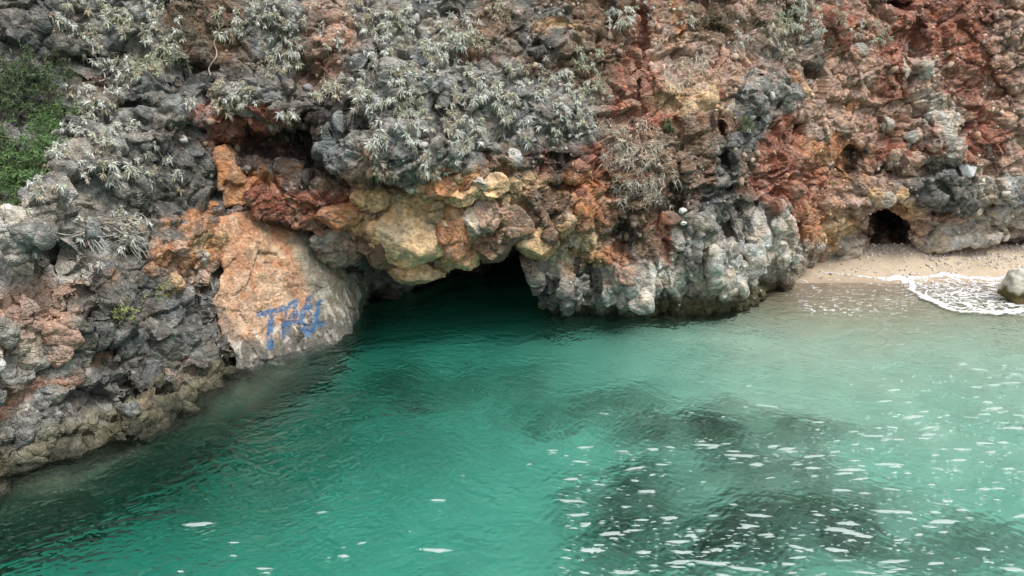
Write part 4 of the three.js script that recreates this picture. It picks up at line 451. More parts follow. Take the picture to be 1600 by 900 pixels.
{
  const xs = [], zs = [];
  for (let x = -60; x < -10; x += 2.5) xs.push(x); for (let x = -10; x < 14.6; x += 0.08) xs.push(x); for (let x = 15; x <= 60; x += 2.5) xs.push(x);
  for (let z = -22.5; z < -5; z += 0.08) zs.push(z); for (let z = -5; z <= 60; z += 2.5) zs.push(z);
  const nx = xs.length, pos = new Float32Array(nx * zs.length * 3), col = new Float32Array(nx * zs.length * 3), idx = [];
  zs.forEach((z, j) => xs.forEach((x, i) => {
    const k = (j * nx + i) * 3; let y = bed(x, z), w = 0;
    for (const [a, b, ra, rb, m] of WEED_AND_SHADE) { const u = (x - a + 0.5 * noise(x, 5, z)) / ra, v = (z - b + 0.35 * noise(x, 9, z)) / rb, q = u * u + v * v; if (q < 3) w = Math.max(w, m * sstep(1.9, 0.1, q + 0.8 * fbm(x * 1.2, 2, z * 1.2, 5))); }
    const n = fbm(x * 2, 7, z * 2, 4), g = noise(x * 12, 1, z * 12), wet = sstep(-17.9, -18.5, z + 0.25 * noise(x * 1.5, 0, 0));
    const tan = sstep(-0.40, -0.12, y + 0.10 * n), dry = sstep(0.05, 0.16, y + 0.06 * n), sand = [0, 1, 2].map((e) => lerp(lerp([0.62, 0.56, 0.46][e], [0.40, 0.315, 0.23][e], tan), [0.45, 0.365, 0.27][e], dry)), f = (1 + 0.25 * n + 0.12 * g) * (y > -0.1 ? lerp(0.85, 1.12, wet) : 1);
    y += w * (0.06 + 0.30 * Math.max(0, 0.5 - Math.abs(noise(x * 1.6, 4, z * 1.6))) + 0.08 * noise(x * 5, 4, z * 5));
    w *= 0.66 + 0.34 * sstep(-0.25, 0.2, fbm(x * 1.1 + 30, 6, z * 1.1, 4)); const d = [0.055, 0.066, 0.042];
    pos.set([x, y, z], k); col.set(sand.map((c, e) => lerp(c * f, d[e] * (1 + 0.9 * n + 0.5 * g), w)), k);
  }));
  for (let j = 0; j < zs.length - 1; j++) for (let i = 0; i < nx - 1; i++) { const a = j * nx + i; idx.push(a, a + nx, a + 1, a + 1, a + nx, a + nx + 1); }
  const g = new THREE.BufferGeometry(); g.setAttribute('position', new THREE.BufferAttribute(pos, 3)); g.setAttribute('color', new THREE.BufferAttribute(col, 3)); g.setIndex(idx); g.computeVertexNormals();
  tag(part('beach', g, vcMat({ roughness: 0.85 }), scene), 'pebbly tan beach running down into a sandy sea bed', null, null, 'structure');
}
// ---------------------------------------------------------------- water
const waves = [...Array(46)].map((_, i) => {
  const L = 0.22 * Math.pow(9, i / 45), a = rr(-1.0, 1.0) * (L < 0.6 ? 1 : 0.7) - 0.1, k = 2 * Math.PI / L;
  return { kx: Math.sin(a) * k, kz: Math.cos(a) * k, p: rr(0, 6.28), A: /*WAVE*/0.0040 * Math.pow(L, 0.9) };
});
function waveAt(x, z) {
  let y = 0; const g = 0.75 + 0.45 * noise(x * 0.35, 2, z * 0.5), wx = x + 0.25 * noise(x * 0.8, 0, z * 0.8), wz = z + 0.25 * noise(x * 0.8, 6, z * 0.8);
  for (const w of waves) y += w.A * Math.sin(w.kx * wx + w.kz * wz + w.p);
  return y * g;
}
const shallow = (x, z) => sstep(-0.02, -0.5, bed(x, z));
const waterY = (x, z) => (0.12 + 0.88 * shallow(x, z)) * (z > -5 ? 0 : waveAt(x, z));
{
  const xs = [], zs = [];
  for (let x = -60; x < -10; x += 5) xs.push(x); for (let x = -10; x < 13; x += 0.05) xs.push(x); for (let x = 15; x <= 60; x += 5) xs.push(x);
  for (let z = -21.6; z < -5.4; z += 0.05) zs.push(z); for (let z = -5; z <= 60; z += 5) zs.push(z);
  const nx = xs.length, nz = zs.length, pos = [], idx = [];
  zs.forEach((z) => xs.forEach((x) => pos.push(x, x < -10 || x > 13 ? 0 : waterY(x, z), z)));
  for (let j = 0; j < nz - 1; j++) for (let i = 0; i < nx - 1; i++) { const a = j * nx + i; idx.push(a, a + nx, a + 1, a + 1, a + nx, a + nx + 1); }
  const n = nx * nz, rim = [];  // sides and bottom close the body of water
  for (let i = 0; i < nx; i++) rim.push(i); for (let j = 1; j < nz; j++) rim.push(j * nx + nx - 1); for (let i = nx - 2; i >= 0; i--) rim.push((nz - 1) * nx + i); for (let j = nz - 2; j > 0; j--) rim.push(j * nx);
  rim.forEach((r) => pos.push(pos[r * 3], -4, pos[r * 3 + 2]));
  pos.push(0, -4, 0);
  rim.forEach((r, q) => { const s = rim[(q + 1) % rim.length], a = n + q, b = n + (q + 1) % rim.length; idx.push(r, s, a, s, b, a, a, b, n + rim.length); });
  const g = new THREE.BufferGeometry(); g.setAttribute('position', new THREE.Float32BufferAttribute(pos, 3)); g.setIndex(idx); g.computeVertexNormals();
  const B = 1024, bd = new Uint8Array(B * B * 4), per = [...Array(70)].map(() => { const m = Math.round(rr(12, 70)), a = rr(-1.1, 1.1); return [Math.round(m * Math.sin(a)), Math.round(m * Math.cos(a)), rr(0, 6.28), 1 / m]; });
  for (let j = 0; j < B; j++) for (let i = 0; i < B; i++) { let v = 0; for (const [a, b, p, w] of per) v += w * Math.sin(6.28318 * (a * i + b * j) / B + p); const q = clamp(128 + 330 * v, 0, 255), k = (j * B + i) * 4; bd[k] = bd[k + 1] = bd[k + 2] = q; bd[k + 3] = 255; }
  const ripples = new THREE.DataTexture(bd, B, B); ripples.wrapS = ripples.wrapT = THREE.RepeatWrapping; ripples.magFilter = THREE.LinearFilter; ripples.needsUpdate = true;
  const uv = new Float32Array(pos.length / 3 * 2); for (let i = 0; i < uv.length / 2; i++) { const x = pos[i * 3], z = pos[i * 3 + 2]; uv[i * 2] = (x + 0.3 * noise(x * 0.4, 1, z * 0.4)) / 5; uv[i * 2 + 1] = (z + 0.3 * noise(x * 0.4, 7, z * 0.4)) / 5; }
  g.setAttribute('uv', new THREE.BufferAttribute(uv, 2));
  const water = new THREE.MeshPhysicalMaterial({ color: 0xffffff, roughness: 0.03, transmission: 1, ior: 1.33, thickness: 2, attenuationColor: new THREE.Color().setRGB(0.54, 0.87, 0.848), attenuationDistance: 1, bumpMap: ripples, bumpScale: 0.028 });
  tag(part('water', g, water, scene), 'clear turquoise sea water with small wind ripples', null, null, 'structure');
}
// ---------------------------------------------------------------- stones set in the conglomerate
const stoneMats = { P: [[0.50, 0.35, 0.27], [0.42, 0.27, 0.20], [0.58, 0.45, 0.36]], N: [[0.34, 0.25, 0.18], [0.44, 0.35, 0.26], [0.27, 0.20, 0.15]], G: [[0.34, 0.33, 0.31], [0.24, 0.24, 0.235], [0.46, 0.44, 0.41]], R: [[0.44, 0.19, 0.12], [0.50, 0.28, 0.19], [0.36, 0.15, 0.09]], T: [[0.62, 0.48, 0.32], [0.55, 0.37, 0.22], [0.48, 0.34, 0.22]], W: [[0.55, 0.53, 0.48], [0.46, 0.44, 0.41], [0.60, 0.56, 0.50]] };
const stoneMade = Object.fromEntries(Object.entries(stoneMats).map(([k, l]) => [k, l.map((c) => new THREE.MeshStandardMaterial({ color: new THREE.Color().setRGB(...c), roughness: 0.93 }))]));
function stoneKind(x, y, z) {
  const c = rockMix(x, y, z).c, s = (c[0] + c[1] + c[2]) / 3, warm = c[0] / c[2];
  return warm > 4 ? 'R' : warm > 2.2 ? (s > 0.3 ? 'T' : 'N') : warm > 1.5 ? (s > 0.26 ? 'P' : 'N') : s > 0.33 ? 'W' : 'G';
}
{
  const m4 = new THREE.Matrix4(), q = new THREE.Quaternion(), small = { P: [], N: [], G: [], R: [], T: [], W: [] };
  let big = 0;
  for (let k = 0; k < 6500; k++) {
    const x = rr(-7.4, 12.6), y = rr(0.25, 6.6), f = surf(x, y);
    if (f.n.z < 0.05 || x < -5.6 && y > 2.6) continue;
    const M = rockMix(f.p.x, f.p.y, f.p.z), dense = M.cob * (0.55 + 0.9 * noise(x * 0.9, y * 0.9, 8));
    if (rnd() > dense * (x > 5.5 ? 1.25 : x > -2.5 ? 0.8 : 0.35)) continue;
    const kind = stoneKind(f.p.x, f.p.y, f.p.z), large = big < 155 && rnd() < 0.07, s = large ? rr(0.075, 0.13) : 0.022 + 0.045 * rnd() ** 2;
    q.setFromEuler(new THREE.Euler(rr(0, 6.28), rr(0, 6.28), rr(0, 6.28)));
    m4.compose(f.p.clone().addScaledVector(f.n, s * rr(-0.5, 0.0)), q, V(s * rr(0.8, 1.4), s * rr(0.7, 1.1), s * rr(0.7, 1.0)));
    const geo = stoneGeos[Math.floor(rnd() * 8)];
    if (large) { big++; const o = part('stone', geo, stoneMade[kind][Math.floor(rnd() * 3)], cliff); o.applyMatrix4(m4); } else small[kind].push([geo, m4.clone(), rr(0.75, 1.3)]);
  }
  for (const [kind, list] of Object.entries(small)) {
    if (!list.length) continue;
    const base = stoneMats[kind];
    const g = mergeGeometries(list.map(([geo, m, t]) => { const o = geo.clone().applyMatrix4(m), c = base[Math.floor(rnd() * 3)], a = new Float32Array(o.attributes.position.count * 3); for (let i = 0; i < a.length; i++) a[i] = c[i % 3] * t; o.setAttribute('color', new THREE.BufferAttribute(a, 3)); return o; }));
    const o = part('small_stones', g, looseMat, cliff); o.userData.kind = 'stuff';
  }
}
// ---------------------------------------------------------------- pebbles on the beach
{
  const g = stoneGeos[2].clone(), N = 7000, im = new THREE.InstancedMesh(g, new THREE.MeshStandardMaterial({ roughness: 0.9 }), N), m4 = new THREE.Matrix4(), q = new THREE.Quaternion(), c = new THREE.Color();
  let k = 0;
  for (let t = 0; t < 60000 && k < N; t++) {
    const x = rr(6.2, 14), z = -18.0 - 2.4 * Math.sqrt(rnd()) + rr(0, 0.5), y = bed(x, z);
    if (y < 0.0 || rnd() > 0.08 + 0.92 * sstep(-0.12, 0.3, fbm(x * 0.9, 3, z * 2.2, 3) + 0.35 * (-18.6 - z))) continue;
    const s = 0.009 + 0.034 * rnd() ** 4; q.setFromEuler(new THREE.Euler(rr(0, 6), rr(0, 6), rr(0, 6)));
    im.setMatrixAt(k, m4.compose(V(x, y + s * 0.25, z), q, V(s * rr(1, 1.6), s * 0.7, s * rr(0.9, 1.3))));
    const l = rr(0.34, 0.74), w = rr(0.75, 1); im.setColorAt(k++, c.setRGB(l, l * lerp(0.8, 0.95, w), l * lerp(0.6, 0.9, w)));
  }
  im.count = k; im.name = 'pebbles'; im.castShadow = im.receiveShadow = true;
  tag(im, 'mixed pale pebbles strewn over the small beach', 'pebbles', null, 'stuff'); scene.add(im);
}
// ---------------------------------------------------------------- foam of the wash on the sand
const FOAM = {"edge": [[9.3, -18.22], [9.08, -17.4], [9.05, -16.75], [9.21, -16.0], [9.62, -15.78], [10.2, -15.87], [11.27, -16.09]], "top": [[7.46, -18.45], [8.17, -18.34], [8.95, -18.22], [9.38, -18.34], [10.32, -18.39], [11.5, -18.34], [12.64, -18.22]], "lace": [[9.0, -18.34], [12.18, -18.45], [13.24, -18.22], [11.62, -15.83], [9.55, -15.65], [9.07, -16.0], [8.98, -16.9]], "streak": [[6.62, -18.22], [9.13, -18.45], [8.86, -16.65], [7.73, -15.4], [5.62, -15.65]]};
{
  const line = (x, z, P) => { let m = 9; for (let k = 1; k < P.length; k++) m = Math.min(m, seg(x, z, P[k - 1], P[k])); return m; };
  const st = 0.018, pos = [], idx = [], ids = new Map();
  const at = (i, j) => { const k = i * 4096 + j; if (!ids.has(k)) { const x = 6 + i * st, z = -18.6 + j * st; ids.set(k, pos.length / 3); pos.push(x, Math.max(waterY(x, z), bed(x, z)) + 0.010 + 0.010 * noise(x * 14, 0, z * 14), z); } return ids.get(k); };
  for (let j = 0; j < 170; j++) for (let i = 0; i < 380; i++) {
    const x = 6 + i * st, z = -18.6 + j * st, wx = x + 0.10 * noise(x * 2.2, 0, z * 2.2) + 0.03 * noise(x * 8, 0, z * 8), wz = z + 0.12 * noise(x * 2.2, 5, z * 2.2) + 0.03 * noise(x * 8, 3, z * 8);
    const e = line(wx, wz, FOAM.edge), t = line(wx, wz, FOAM.top), n = noise(x * 7, 1, z * 9), r = 1 - Math.abs(noise(wx * 3.2, 2, wz * 4.2)) * 2, r2 = 1 - Math.abs(noise(wx * 7, 4, wz * 9)) * 2;
    let d = 0;
    d = Math.max(d, (0.12 - e) / 0.12 * (0.45 + 0.9 * n + 0.7 * Math.max(r, r2)));
    d = Math.max(d, (x > 8.6 ? 0.10 - t : 0.03 - t) / (x > 8.6 ? 0.10 : 0.03) * (0.7 + 0.9 * n + 0.3 * r2));
    if (polyDist(wx, wz, FOAM.lace) < 0) d = Math.max(d, Math.max(r, r2 * 0.97) - 0.52);
    else if (polyDist(wx, wz, FOAM.streak) < 0) d = Math.max(d, (1 - Math.abs(noise(wx * 1.6, 8, wz * 5.5)) * 2 - 0.86) * (n > -0.05 ? 4 : 0));
    if (d > 0.28) { const a = at(i, j), b = at(i + 1, j), c = at(i, j + 1), f = at(i + 1, j + 1); idx.push(a, c, b, b, c, f); }
  }
  const g = new THREE.BufferGeometry(); g.setAttribute('position', new THREE.Float32BufferAttribute(pos, 3)); g.setIndex(idx); g.computeVertexNormals();
  tag(part('foam', g, new THREE.MeshPhysicalMaterial({ color: new THREE.Color().setRGB(0.86, 0.87, 0.88), roughness: 0.8, transmission: 0.35, thickness: 0 }), scene), 'white lacy foam of a small wave washing onto the sand', 'foam', null, 'stuff');
}
// ripple glints and foam, both modelled as pale flecks, thickest away from the cliff
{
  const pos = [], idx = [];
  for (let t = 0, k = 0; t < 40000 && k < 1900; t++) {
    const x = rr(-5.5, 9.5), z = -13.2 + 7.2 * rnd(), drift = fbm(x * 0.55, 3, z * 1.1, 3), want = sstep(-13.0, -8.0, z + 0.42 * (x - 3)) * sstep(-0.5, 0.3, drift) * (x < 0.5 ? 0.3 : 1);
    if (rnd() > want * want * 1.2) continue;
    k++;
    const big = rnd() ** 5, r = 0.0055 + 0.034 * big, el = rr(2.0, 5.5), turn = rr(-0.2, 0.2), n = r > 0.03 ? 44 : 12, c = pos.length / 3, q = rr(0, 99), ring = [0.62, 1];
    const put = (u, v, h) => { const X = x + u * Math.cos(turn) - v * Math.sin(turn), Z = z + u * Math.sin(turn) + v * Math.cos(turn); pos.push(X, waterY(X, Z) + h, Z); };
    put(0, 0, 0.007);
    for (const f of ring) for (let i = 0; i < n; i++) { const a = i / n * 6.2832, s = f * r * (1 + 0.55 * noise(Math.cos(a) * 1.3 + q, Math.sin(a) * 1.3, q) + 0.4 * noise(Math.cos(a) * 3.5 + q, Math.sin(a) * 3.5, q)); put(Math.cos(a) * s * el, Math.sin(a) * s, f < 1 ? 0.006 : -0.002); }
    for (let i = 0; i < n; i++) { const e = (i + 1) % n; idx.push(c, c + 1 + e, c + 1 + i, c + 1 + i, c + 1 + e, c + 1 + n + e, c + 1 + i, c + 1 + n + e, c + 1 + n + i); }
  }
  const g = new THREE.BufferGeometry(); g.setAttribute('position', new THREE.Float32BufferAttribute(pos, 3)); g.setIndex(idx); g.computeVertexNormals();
  tag(part('glint_foam_flecks', g, new THREE.MeshPhysicalMaterial({ color: new THREE.Color().setRGB(0.60, 0.70, 0.68), roughness: 0.5, transmission: 0.58, thickness: 0 }), scene), 'small white flecks modelled for ripple glints and foam on the turquoise water', 'foam', null, 'stuff');
}
// ---------------------------------------------------------------- loose things
function lump(name, c, r, colour, detail, rough, parent) {
  const g = mergeVertsOf(new THREE.IcosahedronGeometry(1, detail)), p = g.attributes.position, col = new Float32Array(p.count * 3), planes = [...Array(10)].map(() => [V(rr(-1, 1), rr(-1, 1), rr(-1, 1)).normalize(), rr(0.66, 0.9)]);
  for (let i = 0; i < p.count; i++) {
    const v = V().fromBufferAttribute(p, i); let s = 1;
    for (const [n, d] of planes) { const k = n.dot(v); if (k > 0.05) s = Math.min(s, d / k); }
    v.multiplyScalar(s * (1 + rough * (noise(v.x * 2 + c[0], v.y * 2, v.z * 2) + 0.5 * noise(v.x * 5, v.y * 5 + c[1], v.z * 5) + 0.25 * noise(v.x * 11, v.y * 11 + c[1], v.z * 11)))).multiply(V(...r));
    p.setXYZ(i, v.x, v.y, v.z); col.set(colour(v.x, v.y, v.z), i * 3);
  }
  g.setAttribute('color', new THREE.BufferAttribute(col, 3)); g.computeVertexNormals();
  const m = part(name, g, looseMat, scene); m.position.set(...c); return m;
}
tag(lump('beach_boulder', [11.22, 0.24, -16.72], [0.66, 0.66, 0.5], (x, y, z) => {
  const n = 0.09 * noise(x * 5, y * 5, z * 5) + 0.05 * noise(x * 14, y * 14, z * 14), k = 0.85 + 0.3 * noise(x * 9, y * 9, z * 9), a = sstep(0.10, -0.02, y + n), b = sstep(-0.14, -0.24, y + n);
  return [lerp(lerp(0.58 * k, 0.11 * k, a), 0.16 * k, b), lerp(lerp(0.55 * k, 0.085 * k, a), 0.11 * k, b), lerp(lerp(0.47 * k, 0.025 * k, a), 0.05 * k, b)];
}, 26, 0.16), 'pale boulder with a brown algae skirt standing in the wash', 'boulder');
{
  const s = surf(SPOTS.white_lump[0], SPOTS.white_lump[1]);
  const m = tag(lump('white_lump', s.p.clone().addScaledVector(s.n, 0.13).toArray(), [0.23, 0.17, 0.13], (x, y, z) => { const k = 0.78 + 0.08 * noise(x * 9, y * 9, z * 9); return [k, k * 1.0, k * 1.02]; }, 14, 0.08), 'smooth bright white lump lodged on the cliff right of the beach cave', 'rock');
  m.rotation.z = -0.55;
  for (const [k, r, l] of [['peb1', 0.075, 'small white stone, upper of two stuck in the vertical cleft'], ['peb2', 0.06, 'small white stone, lower of two stuck in the vertical cleft']]) {
    const q = surf(SPOTS[k][0], SPOTS[k][1]); tag(lump('white_stone', q.p.clone().addScaledVector(q.n, 0.09).toArray(), [r * 1.1, r * 0.85, r * 0.7], () => [0.72, 0.70, 0.66], 6, 0.1), l, 'stone');
  }
}
// ---------------------------------------------------------------- plants
const leafMat = new THREE.MeshPhysicalMaterial({ vertexColors: true, roughness: 0.85, transmission: 0.25, thickness: 0, side: THREE.DoubleSide });
const stemMat = vcMat({ roughness: 0.95, side: THREE.DoubleSide });
const mass = (name, g, m, o) => { part(name, g, m, o).userData.kind = 'stuff'; }; // leaves too small to pick apart
class Leaves {
  constructor(o) { this.o = o; this.p = []; this.c = []; this.i = []; }
  v(a, col) { this.p.push(a.x - this.o.x, a.y - this.o.y, a.z - this.o.z); this.c.push(...col); return this.p.length / 3 - 1; }
  leaf(b, dir, side, len, wid, droop, col) { // a folded leaf: base, two edges, midrib, tip
    const up = V().crossVectors(side, dir).normalize(), mid = b.clone().addScaledVector(dir, len * 0.5).add(V(0, -droop * len * 0.12, 0)), tip = b.clone().addScaledVector(dir, len).add(V(0, -droop * len * 0.5, 0));
    const B = this.v(b, col), L = this.v(mid.clone().addScaledVector(side, wid).addScaledVector(up, wid * 0.35), col), C = this.v(mid, col), R = this.v(mid.clone().addScaledVector(side, -wid).addScaledVector(up, wid * 0.35), col), T = this.v(tip, col);
    this.i.push(B, L, C, B, C, R, L, T, C, C, T, R);
  }
  stem(a, b, r, col, bend = 0) { // three-sided tapering twig
    const d = b.clone().sub(a), s = V(d.y, -d.x, 0.3 * d.z + 0.01).cross(d).normalize(), t = V().crossVectors(d, s).normalize(), rings = [], K = bend ? 5 : 2;
    for (let k = 0; k < K; k++) {
      const u = k / (K - 1), c = a.clone().lerp(b, u).addScaledVector(t, bend * Math.sin(u * 3.1)).add(V(0, -Math.abs(bend) * 0.6 * u * u, 0)), w = r * (1 - 0.6 * u), ring = [];
      for (let q = 0; q < 3; q++) { const f = q * 2.094; ring.push(this.v(c.clone().addScaledVector(s, Math.cos(f) * w).addScaledVector(t, Math.sin(f) * w), col)); }
      rings.push(ring);
    }
    for (let k = 1; k < rings.length; k++) for (let q = 0; q < 3; q++) { const e = (q + 1) % 3, A = rings[k - 1], D = rings[k]; this.i.push(A[q], A[e], D[e], A[q], D[e], D[q]); }
  }
  geo() { const g = new THREE.BufferGeometry(); g.setAttribute('position', new THREE.Float32BufferAttribute(this.p, 3)); g.setAttribute('color', new THREE.Float32BufferAttribute(this.c, 3)); g.setIndex(this.i); const n = g.toNonIndexed(); n.computeVertexNormals(); return n; }
}
const anyDir = () => { const u = rr(-1, 1), a = rr(0, 6.2832), s = Math.sqrt(1 - u * u); return V(s * Math.cos(a), s * Math.sin(a), u); };
const tint = (c, lo, hi) => { const k = rr(lo, hi), w = rr(0.94, 1.06); return [c[0] * k * w, c[1] * k, c[2] * k / w]; };
function silver(x, y, R, label, grp, name = 'silver_shrub') {
  const s0 = surf(x, y), o = group(name, s0.p.toArray()), L = new Leaves(s0.p), S = new Leaves(s0.p), n = Math.round(clamp(R * R * 340, 10, 70)), look = rnd(), size = rr(0.62, 1.12), base = look < 0.76 ? [0.76, 0.77, 0.70] : look < 0.92 ? [0.56, 0.58, 0.44] : [0.62, 0.56, 0.44];
  tag(o, label, 'shrub', grp);
  for (let k = 0; k < n; k++) {
    const a = rr(0, 6.28), r = R * Math.sqrt(rnd()) * 1.05, s = surf(x + Math.cos(a) * r, y + Math.sin(a) * r * 0.9);
    if (noise(s.p.x * 2.6, s.p.y * 2.6, s.p.z * 2.6) < -0.14) continue; // bare rock between the tufts
    const grow = s.n.clone().multiplyScalar(0.9).add(V(rr(-0.35, 0.35), rr(-0.15, 0.7), rr(0, 0.4))).normalize();
    const h = rr(0.02, 0.13), c = s.p.clone().addScaledVector(grow, h), dead = rnd() < 0.12;
    S.stem(s.p.clone().addScaledVector(s.n, -0.05).add(V(rr(-0.06, 0.06), rr(0, 0.1), 0)), c, 0.007, tint([0.16, 0.13, 0.10], 0.6, 1.3));
    if (rnd() < 0.5) S.stem(c.clone(), c.clone().add(V(rr(-0.1, 0.1), rr(-0.28, -0.1), rr(-0.06, 0.02))), 0.006, tint([0.26, 0.23, 0.19], 0.6, 1.2), rr(-0.03, 0.03));
    const m = Math.round(rr(16, 30)), col = dead ? [0.46, 0.39, 0.28] : rnd() < 0.2 ? [0.60, 0.61, 0.46] : base, big = size * rr(0.75, 1.25);
    for (let q = 0; q < m; q++) {
      const d = grow.clone().multiplyScalar(rr(0.15, 1.0)).add(anyDir().multiplyScalar(0.85)).normalize(), side = V().crossVectors(d, anyDir()).normalize();
      L.leaf(c.clone().addScaledVector(grow, rr(-0.05, 0.02)), d, side, big * rr(0.055, 0.125), rr(0.007, 0.0125), rr(0.3, 1.3), tint(col, 0.65, 1.25));
    }
  }
  mass('leaves', L.geo(), leafMat, o); mass('stems', S.geo(), stemMat, o);
  return o;
}
const SAY = {
  top_left: ['silver growth above the green bush', 'silver shrubs along the upper edge'],
  left_ledge: ['silver growth on ledges beside the green bush', 'silver shrubs beside the green bush'],
  gap: ['silver tufts above the rust red hollow', 'silver tufts above the red hollow'],
  mass: ['dense silver growth over the large cave', 'silver shrubs over the large cave'],
  mid: ['silver growth by the red gully', 'silver shrubs on the grey knob'],
  right_top: ['pale growth at the top edge above red earth', 'pale shrubs above the red earth'],
};
const NTH = ['first', 'second', 'third', 'fourth', 'fifth', 'sixth', 'seventh', 'eighth', 'ninth', 'tenth', 'eleventh', 'twelfth'];
for (const [key, list] of Object.entries(SHRUBS)) {
  if (key === 'fringe') { list.forEach(([x, y, z, R], i) => silver(x, y, R, i ? 'small silver tuft on the corner of the dark block above the grey shelf' : 'small silver tuft hanging alone at the edge of the rust red hollow')); continue; }
  // rows from the top down, each counted from the left
  const ys = list.map((s) => s[1]), top = Math.max(...ys), rows = list.length > 20 ? 4 : list.length > 7 ? 3 : 2, step = (top - Math.min(...ys) + 1e-3) / rows, made = [...Array(rows)].map(() => []);
  for (const s of list) made[Math.floor((top - s[1]) / step)].push(s);
  const names = { 4: ['top row', 'second row', 'third row', 'lowest row'], 3: ['top row', 'middle row', 'lowest row'], 2: ['upper row', 'lower row'] }[rows];
  made.forEach((row, r) => row.sort((a, b) => a[0] - b[0]).forEach(([x, y, z, R], i) => silver(x, y, R, `${row.length > 1 ? NTH[i] + ' shrub from left' : 'only shrub'}, ${names[r]} of ${SAY[key][0]}`, SAY[key][1])));
}
function blades(o, R, n, len, col, x, y, droopy) {
  const s0 = o.position, L = new Leaves(s0);
  for (let k = 0; k < n; k++) {
    const a = rr(0, 6.28), r = R * Math.sqrt(rnd()), s = surf(x + Math.cos(a) * r, y + Math.sin(a) * r), d = s.n.clone().multiplyScalar(0.6).add(V(rr(-0.7, 0.7), rr(-0.2, 0.9), rr(0, 0.4))).normalize(), l = len * rr(0.5, 1.2), c = tint(col, 0.5, 1.35), side = V().crossVectors(d, anyDir()).normalize();
    if (noise(s.p.x * 3.2, s.p.y * 3.2, 7) < -0.3) continue;
    let b = s.p.clone().addScaledVector(s.n, -0.01), prev = null;
    for (let q = 0; q < 4; q++) {
      const u = q / 3, p = b.clone().addScaledVector(d, l * u).add(V(0, -droopy * l * u * u, 0)), w = 0.0048 * (1 - 0.85 * u), A = L.v(p.clone().addScaledVector(side, w), c), B = L.v(p.clone().addScaledVector(side, -w), c);
      if (prev) L.i.push(prev[0], prev[1], B, prev[0], B, A);
      prev = [A, B];
    }
  }
  return L.geo();
}
const DRY_SAY = ['bleached dry grass tuft at the top of the knoll, left of the green sprig', 'widest bleached grass tuft, in the middle of the grassy knoll', 'bleached grass tuft low on the knoll beside the vertical cleft', 'bleached grass tuft low on the knoll beside the red earth', 'dry brown grass tuft on the tan bank above the knoll', 'smaller dry grass tuft near the top of the tan bank', 'short dry grass on the left flank of the knoll', 'sparse dry grass below the red gully'];
DRY_GRASS.forEach(([x, y, z, R], i) => { const s = surf(x, y), o = group('grass_tuft', s.p.toArray()); tag(o, DRY_SAY[i], 'grass', 'dry grass tufts on the knoll'); mass('blades', blades(o, R * 1.05, Math.round(1700 * R), 0.15, [0.86, 0.80, 0.67], x, y, 0.6), leafMat, o); });
const TWIG_SAY = ['bare grey twiggy shrub lying on the ledge below the silver shrubs', 'bleached twiggy shrub hanging at the right end of the ledge', 'pale dead twigs between two shrubs on the ledge'];
DRY_TWIGS.forEach(([x, y, z, R], i) => {
  const s = surf(x, y), o = silver(x, y, R * 0.8, TWIG_SAY[i], 'bleached twigs on the left ledge', 'dry_shrub'), S = new Leaves(s.p);
  for (let k = 0; k < 46; k++) { const a = rr(0, 6.28), f = surf(x + rr(-0.3, 0.3) * R, y + rr(-0.3, 0.3) * R), e = f.p.clone().addScaledVector(f.n, rr(0.05, 0.16)).add(V(Math.cos(a) * R * 1.1, Math.sin(a) * R * 0.6 - 0.1, rr(-0.05, 0.1))); S.stem(f.p, e, rr(0.006, 0.011), tint([0.42, 0.40, 0.36], 0.7, 1.2), rr(-0.06, 0.06)); }
  mass('twigs', S.geo(), stemMat, o);
});
const OLIVE_SAY = ['olive brown brush at the top edge above the dark ledges', 'olive grey brush at the top edge left of the pale shrubs', 'brown brush at the top edge above the tan bank', 'low olive brush on the conglomerate below the pale shrubs', 'small olive tuft on the conglomerate beside red earth'];
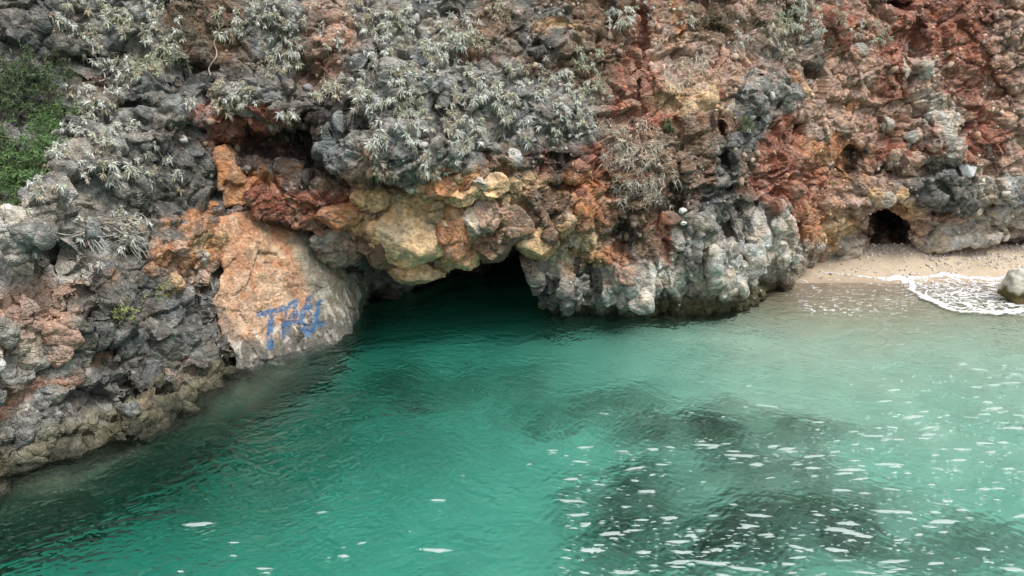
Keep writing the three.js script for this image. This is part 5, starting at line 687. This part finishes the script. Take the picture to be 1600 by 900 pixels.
function leafy(x, y, R, name, label, grp, col, n, len, wid, stemLen) {
  const s0 = surf(x, y), o = group(name, s0.p.toArray()), L = new Leaves(s0.p), S = new Leaves(s0.p);
  tag(o, label, 'shrub', grp);
  for (let k = 0; k < n; k++) {
    const a = rr(0, 6.28), r = R * Math.sqrt(rnd()) * 0.9, s = surf(x + Math.cos(a) * r, y + Math.sin(a) * r), d = s.n.clone().multiplyScalar(0.8).add(V(rr(-0.6, 0.6), rr(-0.2, 0.9), rr(0, 0.4))).normalize(), l = stemLen * rr(0.5, 1.2), e = s.p.clone().addScaledVector(d, l).add(V(0, -l * rr(0.1, 0.6), 0)), tone = rr(0.55, 1.3);
    S.stem(s.p.clone().addScaledVector(s.n, -0.03), e, 0.005, tint([0.15, 0.13, 0.08], 0.6, 1.2));
    const m = Math.round(l / 0.022);
    for (let q = 0; q < m; q++) { const b = s.p.clone().lerp(e, rr(0.15, 1)), dd = d.clone().multiplyScalar(0.6).add(anyDir()).normalize(); L.leaf(b, dd, V().crossVectors(dd, anyDir()).normalize(), len * rr(0.6, 1.3), wid * rr(0.7, 1.2), rr(0, 0.5), tint(col, 0.7 * tone, 1.2 * tone)); }
  }
  mass('leaves', L.geo(), leafMat, o); mass('stems', S.geo(), stemMat, o);
}
OLIVE.forEach(([x, y, z, R], i) => leafy(x, y, R, 'olive_brush', OLIVE_SAY[i], 'olive brush near the top edge', [0.24, 0.22, 0.14], Math.round(190 * R), 0.05, 0.006, 0.2));
const GREEN_SAY = ['dark green trailing shrub, topmost of the green growth at the left edge', 'largest bright green shrub at the left edge', 'bright green shrub lowest in the green growth, above the grey outcrop', 'green shrub at the very left edge above the outcrop', 'small green shrub on the side of the silver shrubs'];
GREEN.forEach(([x, y, z, R], i) => leafy(x, y, R, 'green_shrub', GREEN_SAY[i], 'green shrubs at the left edge', i ? [0.15, 0.28, 0.09] : [0.12, 0.18, 0.08], Math.round(330 * R), 0.085, 0.009, 0.5));
const SMALL_SAY = ['small yellow green cushion plant in a crack of the dark grey slab', 'tiny green sprig on top of the grassy knoll', 'tiny green moss tuft under the grey knobs', 'tiny green tuft low on the dark grey slab'];
SMALL_GREEN.forEach(([x, y, z, R], i) => leafy(x, y, R, 'small_plant', SMALL_SAY[i], 'small green plants', i ? [0.13, 0.25, 0.08] : [0.42, 0.52, 0.15], Math.round(50 + 200 * R), 0.035, 0.007, 0.07 + R * 0.4));
// hanging roots
[['rt1', -0.95, 'long pale root hanging beside the olive brush'], ['rt3', -0.35, 'short pale root hanging across the dark hollow']].forEach(([k, l, label]) => {
  const s = surf(SPOTS[k][0], SPOTS[k][1]), pts = [...Array(8)].map((_, i) => { const y = s.p.y + l * i / 7, f = surf(s.p.x - 0.1 * i / 7 + 0.05 * Math.sin(i * 1.7), y); return f.p.addScaledVector(f.n, 0.04).add(V(0, 0, 0.05)); });
  tag(part('hanging_root', new THREE.TubeGeometry(new THREE.CatmullRomCurve3(pts), 30, 0.011, 6), new THREE.MeshStandardMaterial({ color: new THREE.Color().setRGB(0.40, 0.36, 0.30), roughness: 0.95 }), scene), label, 'root');
});

renderer.render(scene, camera);
